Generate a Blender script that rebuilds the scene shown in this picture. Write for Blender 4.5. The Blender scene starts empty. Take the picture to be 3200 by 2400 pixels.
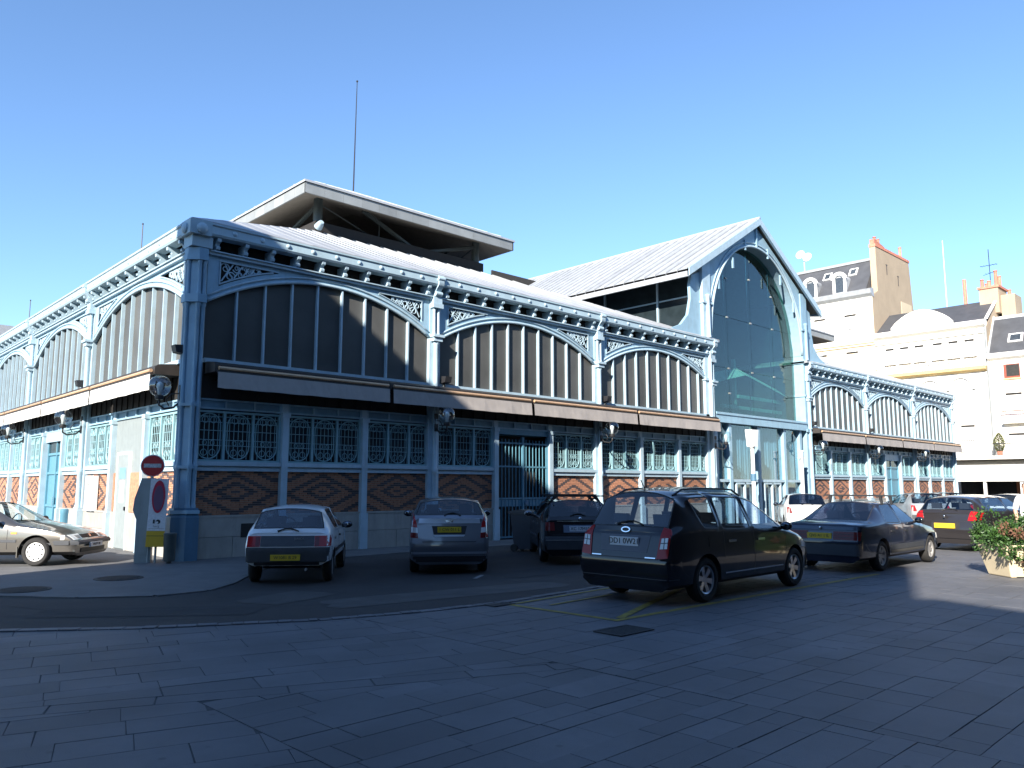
import bpy, bmesh, math, random
from mathutils import Vector, Matrix
from mathutils.bvhtree import BVHTree
R = math.radians
random.seed(7)
scene = bpy.context.scene
COL = scene.collection

# ------------------------------------------------------------------ camera
CAM = Vector((-7.241, -18.571, 1.70))
cd = bpy.data.cameras.new('camera'); cam = bpy.data.objects.new('camera', cd); COL.objects.link(cam)
cam.location = CAM
cam.rotation_euler = (R(90 + 7.4), 0, R(-43.6))
cd.sensor_width = 36; cd.lens = 27.63; cd.clip_start = .1; cd.clip_end = 3000
scene.camera = cam
# ------------------------------------------------------------------ sky, sun, exposure
SUN_D = Vector((1.95, .74, -1.04)).normalized()          # the way the light travels
el = math.asin(-SUN_D.z); az = math.atan2(-SUN_D.x, -SUN_D.y)
world = bpy.data.worlds.new('World'); scene.world = world; world.use_nodes = True
wn = world.node_tree.nodes; wl = world.node_tree.links
sky = wn.new('ShaderNodeTexSky'); sky.sky_type = 'NISHITA'; sky.sun_disc = False
sky.sun_elevation = el; sky.sun_rotation = az
sky.altitude = 240; sky.air_density = 1.0; sky.dust_density = 0.; sky.ozone_density = 5.
bg = wn['Background']; bg.inputs['Strength'].default_value = .112
wl.new(sky.outputs[0], bg.inputs[0])
sd = bpy.data.lights.new('sun', 'SUN'); sd.energy = 5.0; sd.angle = R(.53); sd.color = (1, .93, .83)
sun = bpy.data.objects.new('sun', sd); COL.objects.link(sun)
sun.rotation_euler = SUN_D.to_track_quat('-Z', 'Y').to_euler(); sun.location = (-20, -20, 40)
vs = scene.view_settings; vs.view_transform = 'Standard'; vs.look = 'None'; vs.gamma = 1; vs.exposure = 1.33
vs.use_curve_mapping = False
scene.cycles.max_bounces = 6; scene.cycles.transparent_max_bounces = 10
scene.cycles.caustics_reflective = False; scene.cycles.caustics_refractive = False

# ------------------------------------------------------------------ materials
MATS = {}
def mat(name, col, rough=.6, metal=0., var=.12, scale=6., bump=0., bscale=60., spec=.5, dirt=0., dirtcol=(.05, .045, .04), coat=0., spots=0):
    if name in MATS: return MATS[name]
    m = bpy.data.materials.new(name); m.use_nodes = True
    nt = m.node_tree; b = nt.nodes['Principled BSDF']; N = nt.nodes; Lk = nt.links
    b.inputs['Roughness'].default_value = rough; b.inputs['Metallic'].default_value = metal
    b.inputs['Specular IOR Level'].default_value = spec
    if coat: b.inputs['Coat Weight'].default_value = coat; b.inputs['Coat Roughness'].default_value = .04
    geo = N.new('ShaderNodeNewGeometry')
    nz = N.new('ShaderNodeTexNoise'); nz.inputs['Scale'].default_value = scale; nz.inputs['Detail'].default_value = 6
    Lk.new(geo.outputs['Position'], nz.inputs['Vector'])
    oi = N.new('ShaderNodeObjectInfo')
    mr = N.new('ShaderNodeMapRange'); mr.inputs[1].default_value = .25; mr.inputs[2].default_value = .75
    mr.inputs[3].default_value = 1 - var; mr.inputs[4].default_value = 1 + var
    Lk.new(nz.outputs['Fac'], mr.inputs[0])
    r2 = N.new('ShaderNodeMapRange'); r2.inputs[3].default_value = 1 - var * .8; r2.inputs[4].default_value = 1 + var * .8
    Lk.new(oi.outputs['Random'], r2.inputs[0])
    mu = N.new('ShaderNodeMath'); mu.operation = 'MULTIPLY'; Lk.new(mr.outputs[0], mu.inputs[0]); Lk.new(r2.outputs[0], mu.inputs[1])
    hs = N.new('ShaderNodeVectorMath'); hs.operation = 'SCALE'; hs.inputs[0].default_value = col
    Lk.new(mu.outputs[0], hs.inputs['Scale']); out = hs.outputs[0]
    if dirt:
        mp = N.new('ShaderNodeMapping'); mp.inputs['Scale'].default_value = (3.2, 3.2, .5)
        Lk.new(geo.outputs['Position'], mp.inputs['Vector'])
        n2 = N.new('ShaderNodeTexNoise'); n2.inputs['Scale'].default_value = 2.2; n2.inputs['Detail'].default_value = 9; n2.inputs['Roughness'].default_value = .7
        Lk.new(mp.outputs[0], n2.inputs['Vector'])
        r3 = N.new('ShaderNodeMapRange'); r3.inputs[1].default_value = .5; r3.inputs[2].default_value = .78; r3.inputs[4].default_value = dirt
        Lk.new(n2.outputs['Fac'], r3.inputs[0])
        mx = N.new('ShaderNodeMix'); mx.data_type = 'RGBA'
        Lk.new(r3.outputs[0], mx.inputs[0]); Lk.new(out, mx.inputs[6]); mx.inputs[7].default_value = (*dirtcol, 1); out = mx.outputs[2]
    if spots:
        vo = N.new('ShaderNodeTexVoronoi'); vo.inputs['Scale'].default_value = spots; Lk.new(geo.outputs['Position'], vo.inputs['Vector'])
        r4 = N.new('ShaderNodeMapRange'); r4.inputs[1].default_value = .05; r4.inputs[2].default_value = .09; r4.inputs[3].default_value = .6; r4.inputs[4].default_value = 0; Lk.new(vo.outputs['Distance'], r4.inputs[0])
        n5 = N.new('ShaderNodeTexNoise'); n5.inputs['Scale'].default_value = .45; n5.inputs['Detail'].default_value = 4; Lk.new(geo.outputs['Position'], n5.inputs['Vector'])
        r5 = N.new('ShaderNodeMapRange'); r5.inputs[1].default_value = .45; r5.inputs[2].default_value = .7; r5.inputs[4].default_value = .45; Lk.new(n5.outputs['Fac'], r5.inputs[0])
        ad = N.new('ShaderNodeMath'); ad.operation = 'MAXIMUM'; Lk.new(r4.outputs[0], ad.inputs[0]); Lk.new(r5.outputs[0], ad.inputs[1])
        mx = N.new('ShaderNodeMix'); mx.data_type = 'RGBA'; Lk.new(ad.outputs[0], mx.inputs[0]); Lk.new(out, mx.inputs[6]); mx.inputs[7].default_value = (*[c * .55 for c in col], 1); out = mx.outputs[2]
    Lk.new(out, b.inputs['Base Color'])
    if bump:
        n3 = N.new('ShaderNodeTexNoise'); n3.inputs['Scale'].default_value = bscale; n3.inputs['Detail'].default_value = 5
        Lk.new(geo.outputs['Position'], n3.inputs['Vector'])
        bp = N.new('ShaderNodeBump'); bp.inputs['Strength'].default_value = bump; bp.inputs['Distance'].default_value = .02
        Lk.new(n3.outputs['Fac'], bp.inputs['Height']); Lk.new(bp.outputs[0], b.inputs['Normal'])
    MATS[name] = m; return m
def glass(name, tint=(.5, .55, .55), refl=.06, rough=.02, face=.35):
    """thin pane: tinted see-through with a mirror layer that grows at grazing angles"""
    if name in MATS: return MATS[name]
    m = bpy.data.materials.new(name); m.use_nodes = True; nt = m.node_tree; N = nt.nodes; Lk = nt.links
    N.remove(N['Principled BSDF']); o = N['Material Output']
    tr = N.new('ShaderNodeBsdfTransparent'); tr.inputs[0].default_value = (*tint, 1)
    gl = N.new('ShaderNodeBsdfGlossy'); gl.inputs['Roughness'].default_value = rough; gl.inputs[0].default_value = (.95, .97, 1, 1)
    lw = N.new('ShaderNodeLayerWeight'); lw.inputs[0].default_value = .5
    pw = N.new('ShaderNodeMath'); pw.operation = 'POWER'; pw.inputs[1].default_value = 5; Lk.new(lw.outputs['Facing'], pw.inputs[0])
    mr = N.new('ShaderNodeMapRange'); mr.inputs[3].default_value = refl; mr.inputs[4].default_value = 1
    Lk.new(pw.outputs[0], mr.inputs[0])
    mx = N.new('ShaderNodeMixShader'); Lk.new(mr.outputs[0], mx.inputs[0]); Lk.new(tr.outputs[0], mx.inputs[1]); Lk.new(gl.outputs[0], mx.inputs[2])
    Lk.new(mx.outputs[0], o.inputs[0]); MATS[name] = m; return m

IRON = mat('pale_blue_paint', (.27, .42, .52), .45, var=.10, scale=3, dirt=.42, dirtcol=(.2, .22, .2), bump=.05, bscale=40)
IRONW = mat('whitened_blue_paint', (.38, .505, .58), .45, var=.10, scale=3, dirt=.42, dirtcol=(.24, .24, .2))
IRONB = mat('teal_base_paint', (.075, .165, .25), .45, var=.12, scale=4, dirt=.3, dirtcol=(.06, .08, .1))
DOORB = mat('blue_door_paint', (.10, .245, .325), .4, var=.08, dirt=.15)
GUT = mat('gutter_zinc_paint', (.36, .48, .54), .45, var=.12, scale=2, dirt=.3, dirtcol=(.2, .25, .25))
ZINC = mat('zinc_roof', (.35, .365, .38), .5, metal=.1, var=.14, scale=2.5, dirt=.15, dirtcol=(.25, .26, .27))
FASC = mat('grey_fascia', (.25, .265, .265), .5, var=.15, scale=1.5, dirt=.25, dirtcol=(.2, .22, .2))
SOFF = mat('soffit_board', (.19, .165, .13), .8, var=.15)
STEELD = mat('dark_green_steel', (.055, .07, .07), .5, var=.15)
BLACKP = mat('black_panel_and_shade', (.018, .016, .015), .75, var=.2)
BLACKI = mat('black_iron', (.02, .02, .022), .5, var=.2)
BRICK = mat('red_brick', (.42, .195, .115), .85, var=.3, scale=14, bump=.25, bscale=90)
BRICKD = mat('dark_brick', (.085, .062, .06), .7, var=.3, scale=14, bump=.2, bscale=90)
MORT = mat('mortar', (.30, .26, .22), .95, var=.15)
CONC = mat('pale_stone_base', (.33, .315, .285), .85, var=.12, scale=3, bump=.15, dirt=.45, dirtcol=(.15, .14, .12))
WINP = glass('frosted_window', (.05, .052, .05), .07, .18)
def opaque_pane():
    m = mat('grey_window_pane', (.082, .082, .078), .38, var=.22, scale=.9, spec=.22)
    return m
PANE = opaque_pane()
DARKG = mat('dark_grille_glass', (.02, .03, .035), .12, var=.3, scale=2)
GRIL = mat('aqua_grille_paint', (.22, .38, .42), .5, var=.1, dirt=.2, dirtcol=(.12, .2, .2))
TRANS = mat('transom_panel_paint', (.15, .27, .36), .5, var=.15)
INTER = mat('dark_interior', (.03, .028, .026), .9, var=.3)
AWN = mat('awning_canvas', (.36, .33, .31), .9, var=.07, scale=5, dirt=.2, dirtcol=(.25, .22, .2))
AWNBAR = mat('awning_copper_bar', (.62, .40, .24), .4, var=.12, metal=.3)
AWND = mat('awning_hood', (.03, .025, .022), .6, var=.2)
PGLASS = glass('portal_glass', (.55, .74, .70), .06, .0)
CURT = mat('blue_curtain', (.14, .235, .32), .8, var=.12, scale=3)
WHITE = mat('white_paint', (.75, .76, .75), .5, var=.05, dirt=.12)
CREAM = mat('cream_render', (.66, .55, .38), .9, var=.06, scale=.7, bump=.08, dirt=.25, dirtcol=(.42, .34, .24))
WREND = mat('white_render', (.76, .73, .66), .9, var=.05, scale=.7, bump=.06, dirt=.2, dirtcol=(.5, .46, .38))
TAN = mat('tan_gable_render', (.40, .31, .215), .92, var=.1, scale=.6, bump=.1, dirt=.5, dirtcol=(.27, .21, .15))
SLATE = mat('slate_roof', (.060, .062, .068), .6, var=.18, scale=1.5, bump=.1, bscale=30)
TERRA = mat('terracotta', (.52, .20, .13), .85, var=.25, scale=5)
LEDGE = mat('yellow_stone_ledge', (.62, .46, .22), .9, var=.12)
ASPH = mat('asphalt', (.042, .039, .040), .85, var=.22, scale=1.3, bump=.4, bscale=220, dirt=.35, dirtcol=(.06, .057, .055), spots=1.7)
GROUND = mat('far_ground', (.16, .15, .14), .9, var=.2, scale=1)
PAV = mat('pavement_stone', (.12, .12, .12), .8, var=.16, scale=2.2, bump=.2, bscale=90, dirt=.35, dirtcol=(.075, .075, .077), spots=2.2)
SLAB = mat('blue_grey_slab', (.138, .140, .150), .62, var=.17, scale=1.1, bump=.25, bscale=130, dirt=.3, dirtcol=(.085, .087, .092), spec=.3, spots=2.6)
JOINT = mat('slab_joint', (.062, .063, .066), .95, var=.3)
YEL = mat('worn_yellow_paint', (.40, .31, .06), .75, var=.4, scale=9, dirt=.85, dirtcol=(.14, .14, .135))
IRONG = mat('cast_iron_cover', (.03, .03, .031), .75, metal=.0, var=.3, scale=20, bump=.4)
RUBBER = mat('tyre_rubber', (.022, .021, .02), .85, var=.2, scale=20)
ALLOY = mat('alloy_wheel', (.52, .53, .55), .3, metal=.85, var=.06)
ALLOYD = mat('dusty_wheel', (.34, .33, .32), .5, metal=.4, var=.15)
CAPW = mat('white_hub_cap', (.72, .72, .70), .4, var=.05)
TRIMB = mat('black_trim', (.016, .016, .018), .55, var=.15)
BUMPG = mat('grey_bumper', (.060, .064, .072), .6, var=.12)
CHROME = mat('chrome', (.75, .76, .78), .12, metal=1., var=.02)
REDL = mat('red_lamp', (.36, .008, .010), .3, var=.05, coat=.35, spec=.2)
REDD = mat('dark_red_lamp', (.14, .006, .007), .3, var=.05, coat=.35, spec=.2)
CLEARL = mat('clear_lamp', (.68, .68, .66), .1, var=.1, coat=.8)
AMBER = mat('amber_lamp', (.72, .32, .04), .15, var=.05, coat=.6)
PLY = mat('yellow_plate', (.70, .47, .03), .45, var=.03)
PLW = mat('white_plate', (.72, .74, .76), .45, var=.03)
PLT = mat('plate_letters', (.02, .02, .02), .5, var=.0)
SEAT = mat('seat_cloth', (.045, .047, .055), .9, var=.1)
CGLASS = glass('car_glass', (.62, .70, .76), .10)
CGLASSD = glass('dark_car_glass', (.20, .22, .28), .10)
CGLASSC = glass('clear_car_glass', (.90, .94, .94), .05)
LAMPG = glass('lamp_globe_glass', (.86, .90, .90), .12)
SIGNR = mat('sign_red', (.40, .012, .02), .4, var=.05)
SIGNW = mat('sign_white', (.70, .70, .72), .5, var=.12, scale=30)
MACHG = mat('machine_grey', (.24, .27, .27), .5, var=.08, dirt=.2)
PURP = mat('panel_violet', (.13, .06, .12), .4, var=.1)
YBOX = mat('yellow_box', (.62, .38, .025), .5, var=.06, dirt=.1)
PLANT = mat('planter_concrete', (.66, .56, .38), .85, var=.08, scale=4, bump=.15, dirt=.2, dirtcol=(.4, .34, .22))
LEAF = mat('leaf', (.050, .125, .022), .5, var=.45, scale=30)
LEAFD = mat('dark_leaf', (.030, .075, .018), .5, var=.4, scale=30)
LEAFR = mat('dry_leaf', (.13, .06, .035), .7, var=.3, scale=30)
SOIL = mat('soil', (.05, .035, .025), .95, var=.3)
STONEB = mat('old_stone_wall', (.14, .125, .105), .9, var=.12, scale=.7, dirt=.3, dirtcol=(.2, .18, .15))
WINB = mat('far_window_glass', (.05, .06, .07), .08, var=.3)
SHUT = mat('white_shutter', (.70, .69, .66), .7, var=.06)
REDB = mat('red_brown_shutter', (.24, .055, .03), .6, var=.15)
SKIN = mat('skin', (.55, .32, .22), .6, var=.05)
HAIR = mat('dark_hair', (.03, .02, .015), .7, var=.2)
SHIRT = mat('white_shirt', (.75, .75, .76), .85, var=.05)
TROU = mat('dark_trousers', (.05, .055, .08), .85, var=.1)
def paint(name, col, metal=.3, rough=.28): return mat('paint_' + name, col, rough, metal=metal, var=.03, scale=2, coat=1., spec=.08)

# ------------------------------------------------------------------ mesh builder
class MB:
    def __init__(s): s.v = []; s.f = []; s.m = []; s.cur = 0
    def add(s, vs, fs):
        o = len(s.v); s.v += [tuple(p) for p in vs]
        for f in fs: s.f.append([i + o for i in f]); s.m.append(s.cur)
        return s
    def box(s, x0, x1, y0, y1, z0, z1):
        return s.add([(x0, y0, z0), (x1, y0, z0), (x1, y1, z0), (x0, y1, z0), (x0, y0, z1), (x1, y0, z1), (x1, y1, z1), (x0, y1, z1)],
                     [(0, 3, 2, 1), (4, 5, 6, 7), (0, 1, 5, 4), (1, 2, 6, 5), (2, 3, 7, 6), (3, 0, 4, 7)])
    def obox(s, M, x0, x1, y0, y1, z0, z1):
        t = MB().box(x0, x1, y0, y1, z0, z1); return s.add([M @ Vector(p) for p in t.v], t.f)
    def prism(s, poly, fn, d0, d1):
        """poly: 2D points; fn(a,b,d) -> 3D; extruded d0..d1"""
        n = len(poly)
        vs = [fn(a, b, d0) for a, b in poly] + [fn(a, b, d1) for a, b in poly]
        return s.add(vs, [list(range(n))[::-1], list(range(n, 2 * n))] + [(i, (i + 1) % n, n + (i + 1) % n, n + i) for i in range(n)])
    def tube(s, pts, r, n=6, cap=True, closed=False):
        pts = [Vector(p) for p in pts]; k = len(pts); rr = r if isinstance(r, (list, tuple)) else [r] * k
        vs = []; up = None
        for i, p in enumerate(pts):
            a = pts[(i - 1) % k] if (i > 0 or closed) else p; b = pts[(i + 1) % k] if (i < k - 1 or closed) else p
            t = (b - a)
            if t.length < 1e-9: t = Vector((0, 0, 1))
            t.normalize()
            if up is None: up = Vector((0, 0, 1)) if abs(t.z) < .9 else Vector((1, 0, 0))
            x = up.cross(t)
            if x.length < 1e-4: x = Vector((1, 0, 0)).cross(t)
            x.normalize(); y = t.cross(x); up = y
            for j in range(n):
                a_ = 2 * math.pi * j / n; vs.append(p + x * (rr[i] * math.cos(a_)) + y * (rr[i] * math.sin(a_)))
        fs = []
        for i in range(k if closed else k - 1):
            i2 = (i + 1) % k
            for j in range(n): fs.append((i * n + j, i * n + (j + 1) % n, i2 * n + (j + 1) % n, i2 * n + j))
        if cap and not closed: fs += [list(range(n))[::-1], list(range((k - 1) * n, k * n))]
        return s.add(vs, fs)
    def lathe(s, prof, n=16, M=None, cap=True):
        """prof: (radius, height) revolved about local z"""
        vs = []; M = M or Matrix()
        for r, h in prof:
            for j in range(n):
                a = 2 * math.pi * j / n; vs.append(M @ Vector((r * math.cos(a), r * math.sin(a), h)))
        fs = []
        for i in range(len(prof) - 1):
            for j in range(n): fs.append((i * n + j, i * n + (j + 1) % n, (i + 1) * n + (j + 1) % n, (i + 1) * n + j))
        if cap: fs += [list(range(n))[::-1], list(range((len(prof) - 1) * n, len(prof) * n))]
        return s.add(vs, fs)
    def ball(s, c, r, n=12, sq=(1, 1, 1)):
        prof = [(max(.001, r * math.sin(math.pi * i / n)), -r * math.cos(math.pi * i / n)) for i in range(n + 1)]
        M = Matrix.Translation(c) @ Matrix.Diagonal((*sq, 1)); return s.lathe(prof, n * 2, M)
    def mesh(s, name, mats, smooth=False, recalc=True):
        me = bpy.data.meshes.new(name); me.from_pydata(s.v, [], s.f)
        for m in (mats if isinstance(mats, (list, tuple)) else [mats]): me.materials.append(m)
        if len(me.materials) > 1: me.polygons.foreach_set('material_index', s.m)
        if recalc:
            b = bmesh.new(); b.from_mesh(me); bmesh.ops.recalc_face_normals(b, faces=b.faces); b.to_mesh(me); b.free()
        if smooth: me.shade_smooth(); 
        if smooth == 'auto': me.set_sharp_from_angle(angle=R(38))
        return me
    def build(s, name, mats, parent=None, smooth=False, M=None, recalc=True):
        return obj(name, s.mesh(name, mats, smooth, recalc), parent, M)
def obj(name, me, parent=None, M=None):
    o = bpy.data.objects.new(name, me); COL.objects.link(o)
    if M is not None: o.matrix_world = M
    if parent is not None: o.parent = parent; o.matrix_parent_inverse = PINV.get(parent.name, Matrix()) 
    return o
PINV = {}
def tag(o, label=None, cat=None, group=None, kind=None):
    if label: o['label'] = label
    if cat: o['category'] = cat
    if group: o['group'] = group
    if kind: o['kind'] = kind
    return o
def empty(name, M=None, label=None, cat=None, group=None):
    """an Empty at the thing's base; its parts are built in world or local space (local = below it)"""
    o = bpy.data.objects.new(name, None); COL.objects.link(o); o.empty_display_size = .2
    if M is not None: o.matrix_world = M
    tag(o, label, cat, group); return o
def T(x, y, z=0, rz=0): return Matrix.Translation((x, y, z)) @ Matrix.Rotation(rz, 4, 'Z')
def text_mesh(txt, size, mat_, depth=.002):
    cu = bpy.data.curves.new('t', 'FONT'); cu.body = txt; cu.size = size; cu.align_x = 'CENTER'; cu.align_y = 'CENTER'; cu.extrude = depth
    o = bpy.data.objects.new('t', cu); COL.objects.link(o)
    dg = bpy.context.evaluated_depsgraph_get(); dg.update()
    me = bpy.data.meshes.new_from_object(o.evaluated_get(dg)); bpy.data.objects.remove(o); bpy.data.curves.remove(cu)
    me.materials.clear(); me.materials.append(mat_); return me
def clip_poly(poly, a, b, c):
    """keep a*x+b*y<=c"""
    out = []
    for i in range(len(poly)):
        p, q = poly[i], poly[(i + 1) % len(poly)]
        dp = a * p[0] + b * p[1] - c; dq = a * q[0] + b * q[1] - c
        if dp <= 0: out.append(p)
        if dp * dq < 0:
            t = dp / (dp - dq); out.append((p[0] + (q[0] - p[0]) * t, p[1] + (q[1] - p[1]) * t))
    return out
XY = lambda a, b, d: (a, b, d)

# ------------------------------------------------------------------ ground, road, pavement, plaza paving
tag(MB().add([(-900, -900, -.03), (900, -900, -.03), (900, 900, -.03), (-900, 900, -.03)], [(0, 1, 2, 3)]).build('ground', GROUND), kind='structure')
tag(MB().add([(-60, -60, 0), (140, -60, 0), (140, 90, 0), (-60, 90, 0)], [(0, 1, 2, 3)]).build('road', ASPH), kind='structure')
# boundary between the plaza slabs (south) and the asphalt (north), west to east
ROADEDGE = [(-30, 3.5), (-14, -2.6), (-8.5, -5.6), (-6.3, -6.75), (-5.0, -7.45), (-3.56, -8.5), (-1.9, -9.35), (-.6, -9.7), (.75, -9.85), (4, -9.6), (9, -9.25), (14, -8.9), (30, -8.2), (60, -7.5)]
pl = [(-30, -60), (60, -60)] + ROADEDGE[::-1]
tag(MB().add([(x, y, .004) for x, y in pl], [list(range(len(pl)))]).build('plaza', JOINT), kind='structure')
plaza = bpy.data.objects['plaza']
def edge_y(x):
    for (a, b), (c, d) in zip(ROADEDGE, ROADEDGE[1:]):
        if a <= x <= c: return b + (d - b) * (x - a) / (c - a)
    return -7
def slabs():
    out = []
    rnd = random.Random(3)
    def field(org, ang, x0, x1, y0, y1, region, wmin=.20, wmax=.42, lmin=.38, lmax=.95):
        c, s = math.cos(ang), math.sin(ang); y = y0
        while y < y1:
            w = rnd.uniform(wmin, wmax); x = x0 - rnd.uniform(0, 1)
            while x < x1:
                l = rnd.uniform(lmin, lmax) * (w / .45) ** .3; g = .0024
                j = [rnd.uniform(-.004, .004) for _ in range(8)]
                q = [(x + g + j[0], y + g + j[1]), (x + l - g + j[2], y + g + j[3]), (x + l - g + j[4], y + w - g + j[5]), (x + g + j[6], y + w - g + j[7])]
                p = [(org[0] + a * c - b * s, org[1] + a * s + b * c) for a, b in q]
                for h in region: 
                    p = clip_poly(p, *h)
                    if len(p) < 3: break
                if len(p) >= 3:
                    ar = abs(sum(p[i][0] * p[(i + 1) % len(p)][1] - p[(i + 1) % len(p)][0] * p[i][1] for i in range(len(p)))) / 2
                    if ar > .01: out.append(p)
                x += l
            y += w
    # the line of the paved band that turns the pattern: through (-5.75,-11.35) and (-3.31,-12.41)
    n = Vector((1.06, 2.44)).normalized(); cc = n.x * -5.75 + n.y * -11.35
    # east and south field, courses along the hall front
    field((0, 0), .012, -6, 34, -24, -7, [(n.x, n.y, cc - .26), (-1, 0, 4.56), (1, 0, -1.5)])
    field((0, 0), .012, -1.6, 42, -24, -6.5, [(-1, 0, 1.49)])
    # west field, courses turned
    field((-4.6, -12), R(-17), -12, 9, -9, 9, [(n.x, n.y, cc - .26), (1, 0, -4.57)], .2, .5, .4, 1.1)
    # north field beyond the band
    field((-5, -10), R(-15), -14, 9, -8, 9, [(-n.x, -n.y, -cc), (1, 0, -1.5)], .25, .5, .45, 1.3)
    # the band itself
    d = Vector((2.44, -1.06)).normalized(); o = Vector((-5.75, -11.35)); t = -7.
    while t < 5.2:
        l = rnd.uniform(.7, 1.15); a = o + d * (t + .006); b = o + d * (t + l - .006)
        bp_ = clip_poly([(a - n * .25)[:], (b - n * .25)[:], (b - n * .006)[:], (a - n * .006)[:]], 1, 0, -1.5); t += l
        if len(bp_) > 2: out.append(bp_)
    return out
SL = []
for p in slabs():
    cx = sum(q[0] for q in p) / len(p); cy = sum(q[1] for q in p) / len(p)
    if min(q[1] - edge_y(q[0]) for q in p) > -.16: continue
    if max(q[1] - edge_y(q[0]) for q in p) > -.16:       # trim to the road edge
        x = cx; s_ = (edge_y(x + .3) - edge_y(x - .3)) / .6; p = clip_poly(p, -s_, 1, edge_y(x) - s_ * x - .15)
        if len(p) < 3: continue
    rel = Vector((cx, cy)) - CAM.xy; fw = rel.dot(Vector((.690, .724))); lat = rel.dot(Vector((.724, -.690)))
    if fw < .3 or abs(lat) > fw * .9 + 2.5 or fw > 44: continue
    vis = fw > 3.2 and abs(lat) < fw * .66
    SL.append((fw if vis else fw + 100, p))
SL.sort(key=lambda t: t[0])
rest = MB(); rs = random.Random(5)
for i, (k, p) in enumerate(SL):
    h = .010 + rs.uniform(-.0015, .0015); tx = rs.uniform(-.002, .002); ty = rs.uniform(-.002, .002)
    cx = sum(q[0] for q in p) / len(p); cy = sum(q[1] for q in p) / len(p); nn = len(p)
    top = [(q[0] + (cx - q[0]) * .006, q[1] + (cy - q[1]) * .006, h + (q[0] - cx) * tx + (q[1] - cy) * ty) for q in p]
    bot = [(q[0], q[1], .003) for q in p]
    fs = [list(range(nn))] + [(a + nn, (a + 1) % nn + nn, (a + 1) % nn, a) for a in range(nn)]
    if i < 300: MB().add(top + bot, fs).build('paving_slab', SLAB, plaza)
    else: rest.add(top + bot, fs)
tag(rest.build('far_paving_slabs', SLAB, plaza, recalc=True), kind='stuff')
# small kerb setts along the road edge
t = 0.; rnd = random.Random(8); setts = MB(); cnt = 0
for (a, b), (c, d) in zip(ROADEDGE[1:-2], ROADEDGE[2:-1]):
    v = Vector((c - a, d - b)); L = v.length; u = v / L; nrm = Vector((-u.y, u.x)); s = 0
    while s < L:
        l = rnd.uniform(.13, .24)
        if s + l > L: l = L - s
        if l > .04:
            p0 = Vector((a, b)) + u * (s + .006); p1 = Vector((a, b)) + u * (s + l - .006); h = .022 + rnd.uniform(-.005, .005)
            q = [(p0 - nrm * .15), (p1 - nrm * .15), (p1 - nrm * rnd.uniform(0, .012)), (p0 - nrm * rnd.uniform(0, .012))]
            m = MB(); vs = [(x.x, x.y, h) for x in q] + [(x.x, x.y, -.002) for x in q]
            fs = [(0, 1, 2, 3), (4, 5, 1, 0), (5, 6, 2, 1), (6, 7, 3, 2), (7, 4, 0, 3)]
            if -7 < p0.x < 3 and cnt < 75: m.add(vs, fs).build('kerb_sett', SLAB, plaza); cnt += 1
            else: setts.add(vs, fs)
        s += l
tag(setts.build('far_kerb_setts', SLAB, plaza), kind='stuff')
road = bpy.data.objects['road']; rnd = random.Random(21)
PATCH = mat('asphalt_patch', (.030, .029, .031), .9, var=.2, scale=3, bump=.4, bscale=260); PATCHL = mat('worn_asphalt', (.058, .055, .054), .85, var=.25, scale=2.5, bump=.4, bscale=200)
def patch_poly(cx, cy, lx, ly, rz, mt, z):
    c, s_ = math.cos(rz), math.sin(rz); q = []
    for i in range(16):
        a = 2 * math.pi * i / 16; k = 1 / max(abs(math.cos(a)), abs(math.sin(a))); x = lx * min(k, 1.32) * math.cos(a) * rnd.uniform(.94, 1.04); y = ly * min(k, 1.32) * math.sin(a) * rnd.uniform(.94, 1.04); q.append((cx + x * c - y * s_, cy + x * s_ + y * c, z))
    MB().add(q, [list(range(16))]).build('road_patch', mt, road)
patch_poly(-3.2, -7.2, 1.5, .42, R(-38), PATCH, .004); patch_poly(1.0, -8.6, 2.2, .45, R(-8), PATCHL, .004); patch_poly(4.4, -7.3, 1.3, .5, R(4), PATCH, .0045); patch_poly(-1.2, -7.2, .7, .45, R(20), PATCHL, .005); patch_poly(7.5, -8.4, 2.6, .35, R(3), PATCHL, .004)
def crack(pts, w, mt):
    for (a, b), (c, d) in zip(pts, pts[1:]):
        k = max(2, int(math.hypot(c - a, d - b) / .25)); L_, R_ = [], []
        u = Vector((c - a, d - b)).normalized(); nn = Vector((-u.y, u.x))
        for i in range(k + 1):
            p = Vector((a, b)).lerp(Vector((c, d)), i / k) + nn * rnd.uniform(-.03, .03) * (0 < i < k); ww = w * rnd.uniform(.5, 1.2); L_.append((p.x + nn.x * ww, p.y + nn.y * ww, .006)); R_.append((p.x - nn.x * ww, p.y - nn.y * ww, .006))
        MB().add(L_ + R_, [(i, i + 1, k + 2 + i, k + 1 + i) for i in range(k)]).build('tar_line', JOINT, road)
crack([(-6.5, -5.4), (-3.9, -6.6), (-1.2, -8.2), (2.2, -8.9), (6.5, -8.6)], .012, JOINT); crack([(-1.4, -5.9), (1.2, -6.9), (4.0, -7.9)], .010, JOINT); crack([(-4.6, -4.9), (-3.6, -7.6)], .010, JOINT)
# pavement round the hall corner and along its front
PAVE = [(-14, 60), (-7.5, 8), (-6.2, 1.5), (-4.9, -2.6), (-4.35, -3.9), (-3.5, -5.0), (-2.6, -5.6), (-1.8, -5.55), (-1.1, -4.9), (-.5, -4.1), (.3, -3.1), (1.3, -2.3), (2.6, -1.85), (4.5, -1.7), (24, -1.7), (56, -1.7), (56, -.05), (-.05, -.05), (-.05, 60)]
mp_ = MB(); mp_.prism(PAVE, XY, -.01, .016)
pavement = tag(mp_.build('pavement', PAV), kind='structure')
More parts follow.
